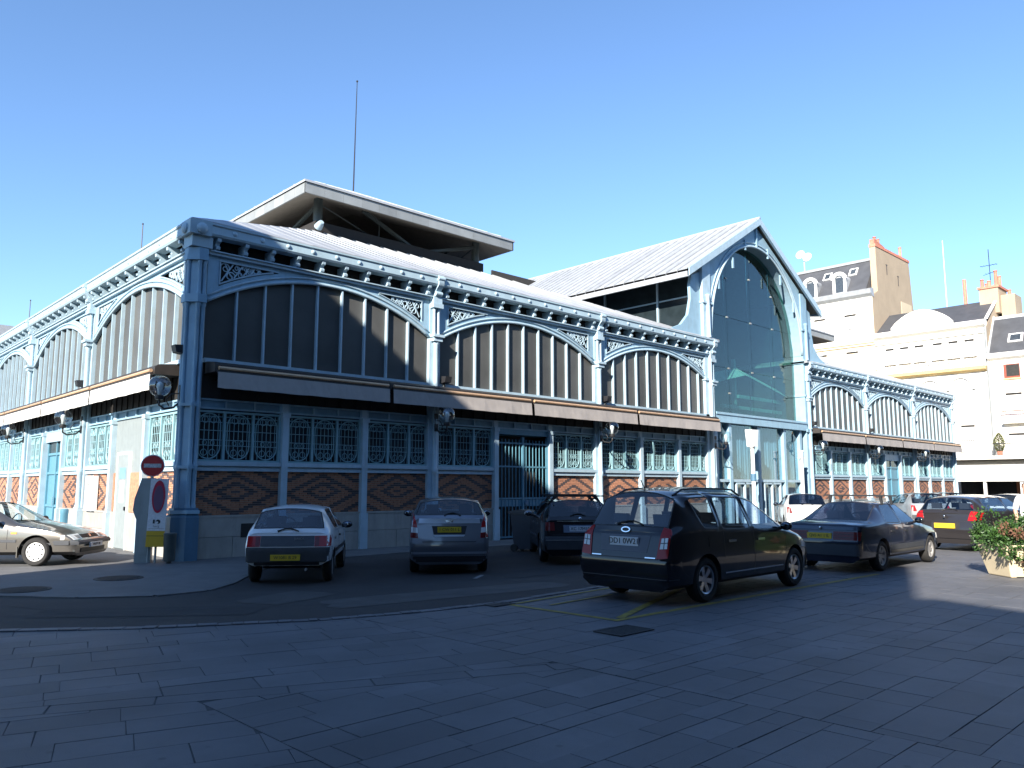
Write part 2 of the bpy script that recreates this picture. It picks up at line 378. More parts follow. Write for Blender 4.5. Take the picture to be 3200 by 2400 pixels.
# granite kerb stones along the pavement's edge
for (a, b), (c, d) in zip(PAVE[1:15], PAVE[2:16]):
    v = Vector((c - a, d - b)); L = v.length; u = v / L; nrm = Vector((u.y, -u.x)); k = max(1, round(L / .9)); l = L / k
    if a > 24: k = 0
    for i in range(k):
        p0 = Vector((a, b)) + u * (i * l + .004); p1 = Vector((a, b)) + u * ((i + 1) * l - .004)
        MB().prism([p0[:], p1[:], (p1 + nrm * .12)[:], (p0 + nrm * .12)[:]], XY, -.005, .019).build('kerb_stone', PAV, pavement)
# manhole covers, drains
def manhole(x, y, r, label):
    e = empty('manhole_cover', T(x, y, .014), label, 'manhole', None)
    MB().lathe([(r, 0), (r, .012), (r - .05, .014)], 28).build('frame_ring', IRONG, e, 'auto')
    m = MB()
    for i in range(-4, 5):
        w = math.sqrt(max(0, (r - .07) ** 2 - (i * .08) ** 2)); m.box(-w, w, i * .08 - .025, i * .08 + .025, .012, .019)
    m.build('tread_plate', IRONG, e)
manhole(-2.27, -2.85, .42, 'round iron manhole cover in the pavement between the sign and the white hatchback')
manhole(-3.95, -3.50, .42, 'round iron manhole cover near the pavement edge at the left of the photo')
def drain(x, y, lx, ly, label, rz=0):
    e = empty('drain_grate', T(x, y, .013, rz), label, "drain")
    m = MB(); m.box(-lx / 2, lx / 2, -ly / 2, -ly / 2 + .03, 0, .012); m.box(-lx / 2, lx / 2, ly / 2 - .03, ly / 2, 0, .012)
    m.box(-lx / 2, -lx / 2 + .03, -ly / 2 + .03, ly / 2 - .03, 0, .012); m.box(lx / 2 - .03, lx / 2, -ly / 2 + .03, ly / 2 - .03, 0, .012); m.build('frame', IRONG, e)
    m = MB(); n = int(lx / .06)
    for i in range(n):
        x_ = -lx / 2 + .03 + (lx - .06) * (i + .5) / n; m.box(x_ - .02, x_ + .02, -ly / 2 + .03, ly / 2 - .03, .001, .009)
    m.build('grating', IRONG, e)
drain(.28, -12.58, .62, .42, 'large dark drain grate in the paving in front of the yellow parking corner')
drain(.62, -10.05, .40, .26, 'small dark drain grate inside the yellow parking lines')
# painted bay lines
def stripe(pts, w, label):
    m = MB(); k = len(pts)
    L_, R_ = [], []
    for i, p in enumerate(pts):
        a = Vector(pts[max(0, i - 1)]); b = Vector(pts[min(k - 1, i + 1)]); d = (b - a).normalized(); n = Vector((-d.y, d.x)) * w / 2
        L_.append((p[0] + n.x, p[1] + n.y, .0155)); R_.append((p[0] - n.x, p[1] - n.y, .0155))
    m.add(L_ + R_, [(i, i + 1, k + i + 1, k + i) for i in range(k - 1)])
    return m
m = stripe([(.72, -9.95), (.79, -12.0)], .10, ''); m.cur = 0
t2 = stripe([(.74, -12.055), (4.6, -12.12), (8.6, -12.2)], .10, ''); m.add(t2.v, t2.f)
t3 = stripe([(.95, -11.98), (4.7, -10.55)], .11, ''); m.add([(a, b, c + .002) for a, b, c in t3.v], t3.f)
t3 = stripe([(.85, -10.15), (3.4, -9.95)], .07, ''); m.add([(a, b, c + .002) for a, b, c in t3.v], t3.f)
t3 = stripe([(1.1, -10.6), (2.6, -10.5)], .06, ''); m.add([(a, b, c + .004) for a, b, c in t3.v], t3.f)
tag(m.build('bay_marking', YEL), 'worn yellow painted loading bay lines under the black people carrier', 'road marking')
m = MB()
for x, y in ((2.55, -7.35),):
    m.add([(x, y, .004), (x + .5, y + .35, .004), (x + .45, y + .42, .004), (x - .05, y + .07, .004)], [(0, 1, 2, 3)])
tag(m.build('parking_tick', mat('worn_white_line', (.2, .2, .2), .8, var=.4, scale=12)), kind='structure')

# ------------------------------------------------------------------ the market hall
hall = empty('market_hall', T(0, 0), 'long pale blue iron and glass market hall with brick panels and arched windows', 'market hall')
ZB, ZBR, ZS, ZG, ZT0, ZT1, ZW, ZSP, ZCR, ZF, ZG0, ZG1 = 1.01, 2.06, 2.28, 3.50, 3.53, 3.78, 4.74, 6.12, 7.06, 7.37, 7.66, 7.98
CA = [0, 7.14, 14.7, 22.25]                       # columns on the south front, west wing
CE = [31.15, 38.25, 45.45, 52.7]                  # east wing
CB = [0, -7.95, -15.2, -22.6, -30]                # west front (its own local x runs towards the viewer's right = -Y)
FA = Matrix(); FB = Matrix.Rotation(R(-90), 4, 'Z')
CACHE = {}
def shared(key, fn):
    if key not in CACHE: CACHE[key] = fn()
    return CACHE[key]
def put(name, key, fn, parent, M): return obj(name, shared(key, fn), parent, M)
def P(F, x=0, y=0, z=0): return F @ Matrix.Translation((x, y, z))
def arch_z(x, x0, x1):
    """underside of the arch over a bay opening x0..x1"""
    h = (x1 - x0) / 2; rise = ZCR - ZSP; Rr = (h * h + rise * rise) / (2 * rise); c = (x0 + x1) / 2
    d = min(abs(x - c), h); return ZCR - Rr + math.sqrt(Rr * Rr - d * d)
def me_bracket():
    m = MB(); pr = [(.14, 0), (-.16, 0), (-.24, .04), (-.25, .10), (-.19, .16), (-.21, .21), (-.30, .25), (-.31, .34), (.14, .34)]
    m.prism(pr, lambda a, b, d: (d, a, b * .86), -.05, .05); return m.mesh('bracket', IRONW)
def me_rosette():
    m = MB(); m.lathe([(.062, 0), (.062, .015), (.04, .035), (.015, .045)], 12, Matrix.Rotation(R(90), 4, 'X')); return m.mesh('rosette', IRONW, 'auto')
def me_grille(w, h, plain):
    m = MB(); b = .009
    def bar(x0, z0, x1, z1, r=b): m.tube([(x0, 0, z0), (x1, 0, z1)], r, 4)
    def arc(cx, cz, r, a0, a1, n=9, rr=b, sx=1): m.tube([(cx + sx * r * math.cos(a0 + (a1 - a0) * i / n), 0, cz + r * math.sin(a0 + (a1 - a0) * i / n)) for i in range(n + 1)], rr, 4)
    for i in range(1, 6 if not plain else 7):
        x = w * i / (6 if not plain else 7); bar(x, .02, x, h - .02)
    for z in ((.30, .42, .62, .80, .92) if not plain else (.12, .24, .36, .5, .64, .78, .9)): bar(.01, h * z, w - .01, h * z)
    # U shaped straps and rings at foot and head
    arc(w / 2, .30, w * .42, math.pi, 2 * math.pi, 12, .016); arc(w / 2, h - .30, w * .42, 0, math.pi, 12, .016)
    bar(w * .08, .30, w * .08, h - .30, .016); bar(w * .92, .30, w * .92, h - .30, .016)
    if not plain:
        for sx in (-1, 1):
            arc(w / 2 + sx * w * .15, .17, .075, 0, 2 * math.pi, 12); arc(w / 2 + sx * w * .15, h - .17, .075, 0, 2 * math.pi, 12)
            arc(w / 2 + sx * w * .14, .40, .06, 0, 2 * math.pi, 10, sx=.8)
    else:
        for sx in (-1, 0, 1): arc(w / 2 + sx * w * .22, .07, .05, 0, 2 * math.pi, 8)
    return m.mesh('grille', GRIL)
def me_scroll(side, w, h):
    """acanthus scroll-work filling the triangular spandrel opening; side=+1: tall end at x=0"""
    m = MB()
    def sp(cx, cz, r, turns, a0, dirn, rr=.018):
        n = int(14 * turns); pts = []
        for i in range(n + 1):
            t = i / n; a = a0 + dirn * turns * 2 * math.pi * t; q = r * (1 - .82 * t)
            pts.append((cx + q * math.cos(a), 0, cz + q * math.sin(a)))
        m.tube(pts, [rr * (1 - .4 * i / n) for i in range(n + 1)], 5)
    x = .16; top = h
    k = 0
    while x < w * .86:
        hh = (1 - x / w) ** 1.25 * h
        if hh < .13: break
        r = hh * .30
        sp(x, top - hh * .32, r, 1.4, R(200), 1 if k % 2 else -1); sp(x + r * .9, top - hh * .70, r * .85, 1.3, R(20), -1 if k % 2 else 1)
        m.tube([(x - r * .6, 0, top - hh), (x + r * .3, 0, top - hh * .55), (x + r * 1.4, 0, top - .01)], .020, 5)
        m.tube([(x + r * 1.5, 0, top - hh * .85), (x + r * .6, 0, top - hh * .5), (x - r * .2, 0, top - .01)], .017, 5)
        x += max(.17, r * 2.0); k += 1
    if side < 0: m.v = [(-a, b, c) for a, b, c in m.v]
    return m.mesh('scrollwork', IRONW)
DARK_BRICKS = [0]
def brick_panel(F, x0, x1, indiv):
    w = x1 - x0; M = P(F, x0, 0, ZB)
    e = MB().box(0, w, .03, .06, 0, ZBR - ZB).build('brick_panel', MORT, hall, M=M)
    bl, bh, g = .215, .0435, .009; rows = int((ZBR - ZB) / (bh + g)); bh = (ZBR - ZB) / rows - g
    m = MB(); rc = (rows - 1) / 2; rb = random.Random(int(x0 * 97) + (5 if F is FB else 0))
    for r in range(rows):
        x = -(.112 if r % 2 else 0) - .0; z = r * (bh + g) + g / 2
        off = ((w / (bl + g)) % 1) * .5 * (bl + g); x -= (bl + g) - off
        while x < w:
            a, b = max(0.002, x), min(w - .002, x + bl); x += bl + g
            if b - a < .03: continue
            s = abs((a + b) / 2 - w / 2) / .112 + abs(r - rc)
            dark = s < 1.3 or abs(s - 4.0) < .8 or abs(s - 9.4) < .95 or abs(s - 15.2) < .85 or (abs(r - rc) < .6 and s > 9 and rb.random() < .75)
            if rb.random() < .025: dark = not dark
            y = .012 + rb.uniform(-.005, .004) - (.003 if dark else 0)
            if dark and indiv and DARK_BRICKS[0] < 300 and b - a > .1:
                DARK_BRICKS[0] += 1
                key = ('brk', round(b - a, 2))
                def fn(l=round(b - a, 2)):
                    q = MB().box(0, l, 0, .04, 0, bh); return q.mesh('brick', BRICKD)
                o = put('brick', key, fn, e, Matrix.Translation((a, y, z)))
            else:
                m.cur = 1 if dark else 0; m.box(a, b, y, .04, z, z + bh)
    tag(m.build('brickwork', [BRICK, BRICKD], e, recalc=False), kind='stuff')
def grille_window(F, x0, x1, plain=False, name='grille_window'):
    w = x1 - x0; M = P(F, x0, 0, ZS); h = ZG - ZS
    m = MB(); m.box(0, w, -.02, .06, 0, .05); m.box(0, w, -.02, .06, h - .05, h)
    for x in (0, w / 3, 2 * w / 3, w): a = min(max(x - .03, 0), w - .06); m.box(a, a + .06, -.022, .055, .05, h - .05)
    e = m.build(name, GRIL, hall, M=M)
    MB().box(0, w, .13, .15, 0, h).build('glass_pane', DARKG, e)
    gw = w / 3 - .06
    for i in range(3): put('grille', ('gr', round(gw, 2), plain), lambda: me_grille(gw, h - .10, plain), e, Matrix.Translation((i * w / 3 + .03, .02, .05)))
def stone_base(F, x0, x1):
    w = x1 - x0; zc = .50
    for a, b, z0, z1 in ((0, w, zc + .004, ZB - .05), (0, w * .47, 0, zc - .004), (w * .47 + .008, w, 0, zc - .004)):
        MB().box(x0 + a + .003, x0 + b - .003, -.07, .05, z0, z1).build('stone_block', CONC, hall, M=F)
    MB().box(x0, x1, -.085, .05, ZB - .05, ZB).build('base_cap', CONC, hall, M=F)
def panel(F, x0, x1, kind, indiv=False, plain=False):
    """one of the three panels of a bay, between posts"""
    a, b = x0 + .09, x1 - .09; w = b - a
    # transom band
    m = MB(); n = 3
    m.box(a, b, -.05, .03, ZT0, ZT0 + .045); m.box(a, b, -.05, .03, ZT1 - .04, ZT1)
    for i in range(n + 1): xx = a + w * i / n; xx = min(max(xx - .025, a), b - .05); m.box(xx, xx + .05, -.048, .028, ZT0 + .045, ZT1 - .04)
    tr = m.build('transom_frame', IRON, hall, M=F)
    for i in range(n): MB().box(a + w * i / n + .027, a + w * (i + 1) / n - .027, .0, .015, ZT0 + .045, ZT1 - .04).build('transom_panel', TRANS, tr)
    if kind in ('wall', 'box'):
        stone_base(F, a, b); brick_panel(F, a, b, indiv)
        m = MB(); m.box(a, b, -.06, .04, ZBR, ZBR + .09); m.box(a, b, -.11, .04, ZBR + .12, ZS); m.box(a, b, -.03, .04, ZBR + .09, ZBR + .12)
        m.build('window_sill', IRONW, hall, M=F)
        grille_window(F, a, b, plain)
        if kind == 'box':
            e = MB().box(a + .55, a + 1.30, -.16, -.02, .98, 2.0).build('meter_cabinet', WHITE, hall, M=F)
            m = MB()
            for i in range(6): m.box(a + .68, a + .95, -.168, -.162, 1.72 + i * .03, 1.735 + i * .03)
            m.build('louvre', BLACKI, e)
    elif kind == 'gate':
        e = MB().box(a, b, .55, .58, 0, ZT0).build('gate_recess', INTER, hall, M=F)
        fr = MB(); fr.box(a, a + .05, -.04, .04, .03, 3.32); fr.box(b - .05, b, -.04, .04, .03, 3.32)
        for z in (.06, 1.28, 2.3, 3.06): fr.box(a + .05, b - .05, -.03, .03, z, z + .05)
        fr.box((a + b) / 2 - .04, (a + b) / 2 + .04, -.045, .045, .03, 3.3); fr.box(a, b, -.06, .5, 3.36, ZT0)
        g = fr.build('bar_gate', DOORB, hall, M=F)
        n = 15
        for i in range(n):
            xx = a + .08 + (w - .16) * i / (n - 1)
            if abs(xx - (a + b) / 2) < .06: continue
            put('gate_bar', 'gbar', lambda: MB().tube([(0, 0, 0), (0, 0, 3.16)], .016, 6).mesh('gate_bar', DOORB, 'auto'), g, Matrix.Translation((xx, -.01, .05)))
        MB().box((a + b) / 2 + .06, (a + b) / 2 + .2, -.08, -.03, 1.1, 1.22).build('lock_box', IRONB, g)
        tp = MB(); tp.box(a + .04, b - .04, -.004, .012, 1.05, 1.27); tp.build('kick_plate', DOORB, g)
    elif kind == 'door':
        e = MB().box(a, b, .10, .14, 0, 3.2).build('double_door', DOORB, hall, M=F)
        m = MB()
        for xx in (a, (a + b) / 2 - .04, b - .08): m.box(xx, xx + .08, .04, .10, .03, 3.2)
        for z in (.03, 1.0, 2.1, 2.75): m.box(a, b, .05, .099, z, z + .08)
        m.build('door_rail', DOORB, e); MB().box(a + .08, b - .08, .08, .098, 2.83, 3.18).build('glass_pane', DARKG, e)
        MB().box(a, b, -.04, .1, 3.2, ZT0).build('door_header', IRONW, hall, M=F)
        MB().tube([((a + b) / 2 + .08, .0, 1.05), ((a + b) / 2 + .08, .0, 1.35)], .015, 6).build('handle', CHROME, e)
    elif kind == 'greydoor':
        MB().box(a, b, .0, .05, 0, ZT0).build('infill_board', MACHG, hall, M=F)
        e = MB().box(a + .42, a + 1.32, -.05, -.002, .04, 2.55).build('service_door', MACHG, hall, M=F)
        m = MB(); m.box(a + .35, a + .42, -.06, -.001, .0, 2.62); m.box(a + 1.32, a + 1.39, -.06, -.001, 0, 2.62); m.box(a + .42, a + 1.32, -.06, -.001, 2.55, 2.62); m.build('door_frame', WHITE, e)
        MB().box(a + .70, a + 1.05, -.058, -.052, 1.25, 1.85).build('notice', SIGNW, e); MB().box(a + .62, a + 1.12, -.056, -.051, 1.9, 2.2).build('blue_notice', TRANS, e)
        MB().box(a + 1.2, a + 1.26, -.09, -.05, 1.05, 1.15).build('handle', BLACKI, e)
        [MB().box(p, q, -.02, -.002, ZB, ZBR).build('brick_strip', BRICK, hall, M=F) for p, q in ((a, a + .34), (a + 1.40, b))]
        [MB().box(p, q, -.05, -.001, 0, ZB - .01).build('stone_strip', CONC, hall, M=F) for p, q in ((a, a + .34), (a + 1.40, b))]
def bay(F, x0, x1, kinds, indiv=False, plain=False, nm=10, wide=.22):
    o0, o1 = x0 + wide, x1 - wide; W = o1 - o0; c = (o0 + o1) / 2
    for i, k in enumerate(kinds): panel(F, x0 + (x1 - x0) * i / 3, x0 + (x1 - x0) * (i + 1) / 3, k, indiv, plain)
    for i in (1, 2):
        xx = x0 + (x1 - x0) * i / 3
        m = MB(); m.box(xx - .085, xx + .085, -.13, .05, .97, ZT0 - .10); m.box(xx - .115, xx + .115, -.16, .05, 0, .97); m.box(xx - .11, xx + .11, -.155, .05, ZT0 - .10, ZT0 + .02); m.box(xx - .085, xx + .085, -.06, .05, ZT0 + .02, ZT1)
        m.build('post', IRONW, hall, M=F)
    # wall behind the awnings; its shade is put into the black colour
    m = MB(); m.box(o0, o1, .0, .06, ZT1, ZW - .10)
    nb = int(W / .46)
    for i in range(nb + 1): xx = o0 + W * i / nb; m.box(max(o0, xx - .02), min(o1, xx + .02), -.03, -.0005, ZT1, ZW - .10)
    m.build('shaded_recess_board', BLACKP, hall, M=F)
    win = MB().box(o0, o1, -.12, .06, ZW - .10, ZW).build('arched_window', IRONW, hall, M=F)
    for i in range(1, nm):
        xx = o0 + W * i / nm; z1 = min(arch_z(xx - .04, o0, o1), arch_z(xx + .04, o0, o1)) + .06
        MB().box(xx - .022, xx + .022, -.085, .035, ZW, z1).build('mullion', IRONW, win)
    for i in range(nm):
        a = o0 + W * i / nm + (.023 if i else .0); b = o0 + W * (i + 1) / nm - (.023 if i < nm - 1 else 0); k = 3
        top = [(a + (b - a) * j / k, arch_z(a + (b - a) * j / k, o0, o1) + .05) for j in range(k + 1)]
        MB().prism([(b, ZW), (a, ZW)] + top, lambda p, q, d: (p, d, q), .012, .024).build('pane', PANE, win)
    # spandrel plate with openings
    n = 48; m = MB(); zt = ZF - .10; bw = .17; open0 = None; ol = []
    for i in range(n):
        a = o0 - .02 + (W + .04) * i / n; b = o0 - .02 + (W + .04) * (i + 1) / n; za, zb_ = arch_z(a, o0, o1), arch_z(b, o0, o1)
        lo = max(za, zb_) + bw + .10; hi = zt - .09; dist = min(a - o0, o1 - b)
        def strip(p0, p1, q0, q1): m.prism([(a, p0), (b, p1), (b, q1), (a, q0)], lambda p, q, d: (p, d, q), -.075, .0)
        if hi - lo > .035 and dist > .20:
            strip(za, zb_, za + bw + .10, zb_ + bw + .10); strip(hi, hi, zt, zt); ol.append((a, b, lo))
        else: strip(za, zb_, zt, zt)
    sp = m.build('spandrel', IRON, hall, M=F)
    left = [q for q in ol if q[0] < c]; right = [q for q in ol if q[0] > c]
    if left:
        wl_ = left[-1][1] - left[0][0]; hh = zt - .09 - left[0][2]
        put('scrollwork', ('sc', 1, round(wl_, 1), round(hh, 1)), lambda: me_scroll(1, wl_, hh), sp, Matrix.Translation((left[0][0], -.045, left[0][2])))
        put('scrollwork', ('sc', -1, round(wl_, 1), round(hh, 1)), lambda: me_scroll(-1, wl_, hh), sp, Matrix.Translation((right[-1][1], -.045, right[-1][2])))
        for s, L_ in ((1, left), (-1, right)):
            fr = MB()
            e0 = L_[0][0] if s > 0 else L_[-1][1]; fr.box(min(e0, e0 + s * .03), max(e0, e0 + s * .03), -.10, -.076, (L_[0] if s > 0 else L_[-1])[2], zt - .09)
            q = [(p[0], -.088, arch_z((p[0] + p[1]) / 2, o0, o1) + bw + .11) for p in L_]; fr.tube(q, .022, 5)
            fr.tube([(L_[0][0], -.088, zt - .10), (L_[-1][1], -.088, zt - .10)], .022, 5)
            fr.build('opening_frame', IRONW, sp)
        MB().box(o0, o1, .10, .12, ZSP, zt).build('added_light_stop_board', INTER, sp)  # dark board added to stop light passing through the spandrel openings
    # arch moulding: two rolls along the curve
    m = MB()
    for off, r in ((.02, .045), (.15, .030)):
        m.tube([(o0 + W * i / 40, -.085, arch_z(o0 + W * i / 40, o0, o1) + off) for i in range(41)], r, 6)
    m.build('arch_moulding', IRONW, hall, True, M=F)
    m = MB(); m.box(x0 + .18, x1 - .18, -.17, .0, zt, ZF - .03); m.box(x0 + .18, x1 - .18, -.22, .0, ZF - .03, ZF); m.build('frieze_rail', IRONW, hall, M=F)
    # gap behind the brackets, brackets, gutter
    MB().box(x0 + .12, x1 - .12, .13, .16, ZF, ZG0 + .06).build('eaves_board', BLACKP, hall, M=F)
    nb = 10
    for i in range(nb):
        xx = x0 + (x1 - x0) * (i + .5) / nb
        put('bracket', 'bracket', me_bracket, hall, P(F, xx, 0, ZF))
    m = MB(); m.prism([(-.10, ZG0), (-.33, ZG0 + .02), (-.36, ZG0 + .07), (-.35, ZG1 - .06), (-.385, ZG1 - .04), (-.385, ZG1), (-.29, ZG1), (-.25, ZG0 + .1), (-.10, ZG0 + .1)], lambda a, b, d: (d, a, b), x0 + .12, x1 - .12)
    gt = m.build('gutter', GUT, hall, M=F)
    for i in range(9):
        xx = x0 + (x1 - x0) * (i + 1) / 10; put('rosette', 'rosette', me_rosette, gt, Matrix.Translation((xx, -.352, (ZG0 + ZG1) / 2 + .01)))
def shaft(m, x, y, r, z0, z1):
    r *= .88
    m.lathe([(r * 1.25, z0), (r * 1.25, z0 + .05), (r, z0 + .09), (r, z1 - .1), (r * 1.3, z1 - .06), (r * 1.3, z1)], 10, Matrix.Translation((x, y, 0)))
def me_column():
    m = MB()
    m.box(-.20, .20, -.10, .10, .0, ZG0); m.box(-.27, .27, -.24, .08, 0, .97); m.box(-.23, .23, -.22, .06, .97, 1.06)
    shaft(m, 0, -.16, .085, 1.06, 2.15); shaft(m, 0, -.16, .085, 2.15, 3.6); shaft(m, 0, -.16, .085, 3.6, ZSP - .12)
    m.box(-.16, .16, -.28, -.05, ZSP - .12, ZSP); m.box(-.20, .20, -.33, -.05, ZSP, ZSP + .08)
    shaft(m, -.08, -.16, .05, ZSP + .08, ZF - .35); shaft(m, .08, -.16, .05, ZSP + .08, ZF - .35)
    m.box(-.19, .19, -.27, -.05, ZF - .35, ZF - .22); m.box(-.16, .16, -.24, -.05, ZF - .22, ZF)
    return m.mesh('column', IRONW, 'auto')
def me_console():
    """scroll console over each column carrying the gutter joint"""
    m = MB(); pr = [(.05, 0), (-.22, 0), (-.28, .05), (-.25, .14), (-.30, .22), (-.37, .28), (-.41, .33), (-.42, .55), (-.38, .62), (-.3, .64), (.05, .55)]
    m.prism(pr, lambda a, b, d: (d, a, b), -.10, .10)
    m.lathe([(.075, -.12), (.075, .12)], 10, Matrix.Translation((0, -.25, .08)) @ Matrix.Rotation(R(90), 4, 'Y')); m.lathe([(.07, -.12), (.07, .12)], 10, Matrix.Translation((0, -.38, .52)) @ Matrix.Rotation(R(90), 4, 'Y'))
    return m.mesh('console', IRONW, 'auto')
def column(F, x):
    put('column', 'col', me_column, hall, P(F, x)); put('console', 'con', me_console, hall, P(F, x, 0, ZF))
W3 = ('wall', 'wall', 'wall')
bay(FA, CA[0], CA[1], W3, True, nm=9); bay(FA, CA[1], CA[2], ('wall', 'gate', 'wall'), True, nm=10); bay(FA, CA[2], CA[3], W3, False, True, nm=10)
for x in CA[1:]: column(FA, x)
bay(FA, CE[0], CE[1], W3, False, True); bay(FA, CE[1], CE[2], ('wall', 'door', 'wall'), False, True); bay(FA, CE[2], CE[3], W3, False, True)
for x in CE: column(FA, x)
bay(FB, CB[1], CB[0] - .12, ('box', 'greydoor', 'wall'), True, nm=9); bay(FB, CB[2], CB[1], ('wall', 'door', 'wall'), True); bay(FB, CB[3], CB[2], W3, False, True); bay(FB, CB[4], CB[3], W3, False, True)
for x in CB[1:]: column(FB, x)
MB().box(1.32, 2.0, -.078, -.071, .47, .80).build('base_vent', BLACKP, hall)
# the corner pier: square core, a pair of clustered shafts on each face, splayed base
m = MB(); m.prism([(-.21, -.10), (-.10, -.21), (.10, -.21), (.10, .0), (.0, .10), (-.21, .10)], XY, 1.2, ZG0)
for (x, y) in ((-.06, -.24), (.06, -.24), (-.24, -.06), (-.24, .06)):
    for z0, z1 in ((1.2, 2.15), (2.15, 3.6), (3.6, ZSP - .1), (ZSP + .1, ZF - .3)): shaft(m, x, y, .062 * (.85 if z0 > 6 else 1), z0, z1)
for z0, z1, g in ((2.1, 2.17, .30), (3.55, 3.62, .30), (ZSP - .1, ZSP + .1, .33), (ZF - .32, ZF - .2, .32), (ZF - .2, ZF - .02, .30)): m.prism([(-g, -.11), (-.11, -g), (.115, -g), (.115, .115), (-g, .115)], XY, z0, z1)
m.build('corner_pier', mat('shaded_pier_paint', (.20, .335, .44), .45, var=.10, scale=3, dirt=.4, dirtcol=(.14, .17, .17)), hall, 'auto')  # darker copy of the pale blue paint holds the pier's shade
m = MB(); pr = lambda g, z: [(-g, -.14, z), (-.14, -g, z), (.16, -g, z), (.16, .16, z), (-g, .16, z)]
vs_ = pr(.40, 0) + pr(.39, 1.0) + pr(.34, 1.06) + pr(.32, 1.2)
m.add(vs_, [(4, 3, 2, 1, 0)] + [(i * 5 + j, i * 5 + (j + 1) % 5, i * 5 + 5 + (j + 1) % 5, i * 5 + 5 + j) for i in range(3) for j in range(5)] + [(15, 16, 17, 18, 19)])
m.build('pier_base', IRONB, hall)
MB().prism([(-.40, -.13), (-.13, -.40), (.165, -.40), (.165, .165), (-.40, .165)], XY, 1.07, 1.15).build('pier_moulding', IRON, hall)
# corner gutter block with end boss
m = MB(); m.box(-.40, .13, -.40, .13, ZG0 - .02, ZG1 + .01); m.box(-.3, .2, -.3, .2, ZF, ZG0 - .02); m.build('corner_gutter', GUT, hall)
m = MB(); m.lathe([(.13, 0), (.13, .04), (.10, .07), (.03, .09)], 14, Matrix.Translation((-.12, -.40, ZG0 + .13)) @ Matrix.Rotation(R(90), 4, 'X')); m.lathe([(.13, 0), (.13, .04), (.10, .07), (.03, .09)], 14, Matrix.Translation((-.40, -.12, ZG0 + .13)) @ Matrix.Rotation(R(-90), 4, 'Y')); m.build('corner_boss', IRONW, hall, 'auto')
# ---- wing roofs with zinc sheets, open lanterns above
def hip_roof(X0, X1, Y0, Y1, inx0, inx1, iny0, iny1, detail):
    ze, zr = ZG1 - .03, 11.1
    def zat(t): return ze + (zr - ze) * t
    def slope(e0, e1, r0, r1, n, tilt=.05, individual=True):
        e0, e1, r0, r1 = map(Vector, (e0, e1, r0, r1)); L = (e1 - e0).length; d = (e1 - e0) / L
        up = (r0 - e0); up -= d * up.dot(d); s0 = (r0 - e0).dot(d) / L; s1 = (r1 - e0).dot(d) / L
        for i in range(n):
            a, b = i / n, (i + 1) / n
            poly = [(a, 0), (b, 0), (b, 1), (a, 1)]
            poly = clip_poly(poly, -1, s0, 0); poly = clip_poly(poly, 1, (1 - s1), 1)
            if len(poly) < 3: continue
            def q(u, v, dz): return e0 + d * (u * L) + up * v + Vector((0, 0, dz))
            k = len(poly); top = [q(u, v, .07 - (tilt * v ** 2 + .006) * (u - a) / (b - a)) for u, v in poly]; bot = [q(u, v, -.03) for u, v in poly]
            MB().add(top + bot, [list(range(k)), list(range(2 * k - 1, k - 1, -1))] + [(j, (j + 1) % k, k + (j + 1) % k, k + j) for j in range(k)]).build('roof_sheet', ZINC, hall)
    A_, B_, C_, D_ = (X0, Y0, ze), (X1, Y0, ze), (X1, Y1, ze), (X0, Y1, ze); a, b, c, d = (inx0, iny0, zr), (inx1, iny0, zr), (inx1, iny1, zr), (inx0, iny1, zr)
    slope(A_, B_, a, b, 36)
    if detail: slope(D_, A_, d, a, 36)
    else: slope(D_, A_, d, a, 4)
    slope(B_, C_, b, c, 6); slope(C_, D_, c, d, 4)
    m = MB(); t = .12
    m.box(inx0 - .05, inx1 + .05, iny0 - .05, iny0 + t, zr - .05, zr + .42); m.box(inx0 - .05, inx1 + .05, iny1 - t, iny1 + .05, zr - .05, zr + .42)
    m.box(inx0 - .05, inx0 + t, iny0 + t, iny1 - t, zr - .05, zr + .42); m.box(inx1 - t, inx1 + .05, iny0 + t, iny1 - t, zr - .05, zr + .42); m.build('lantern_upstand', BLACKP, hall)
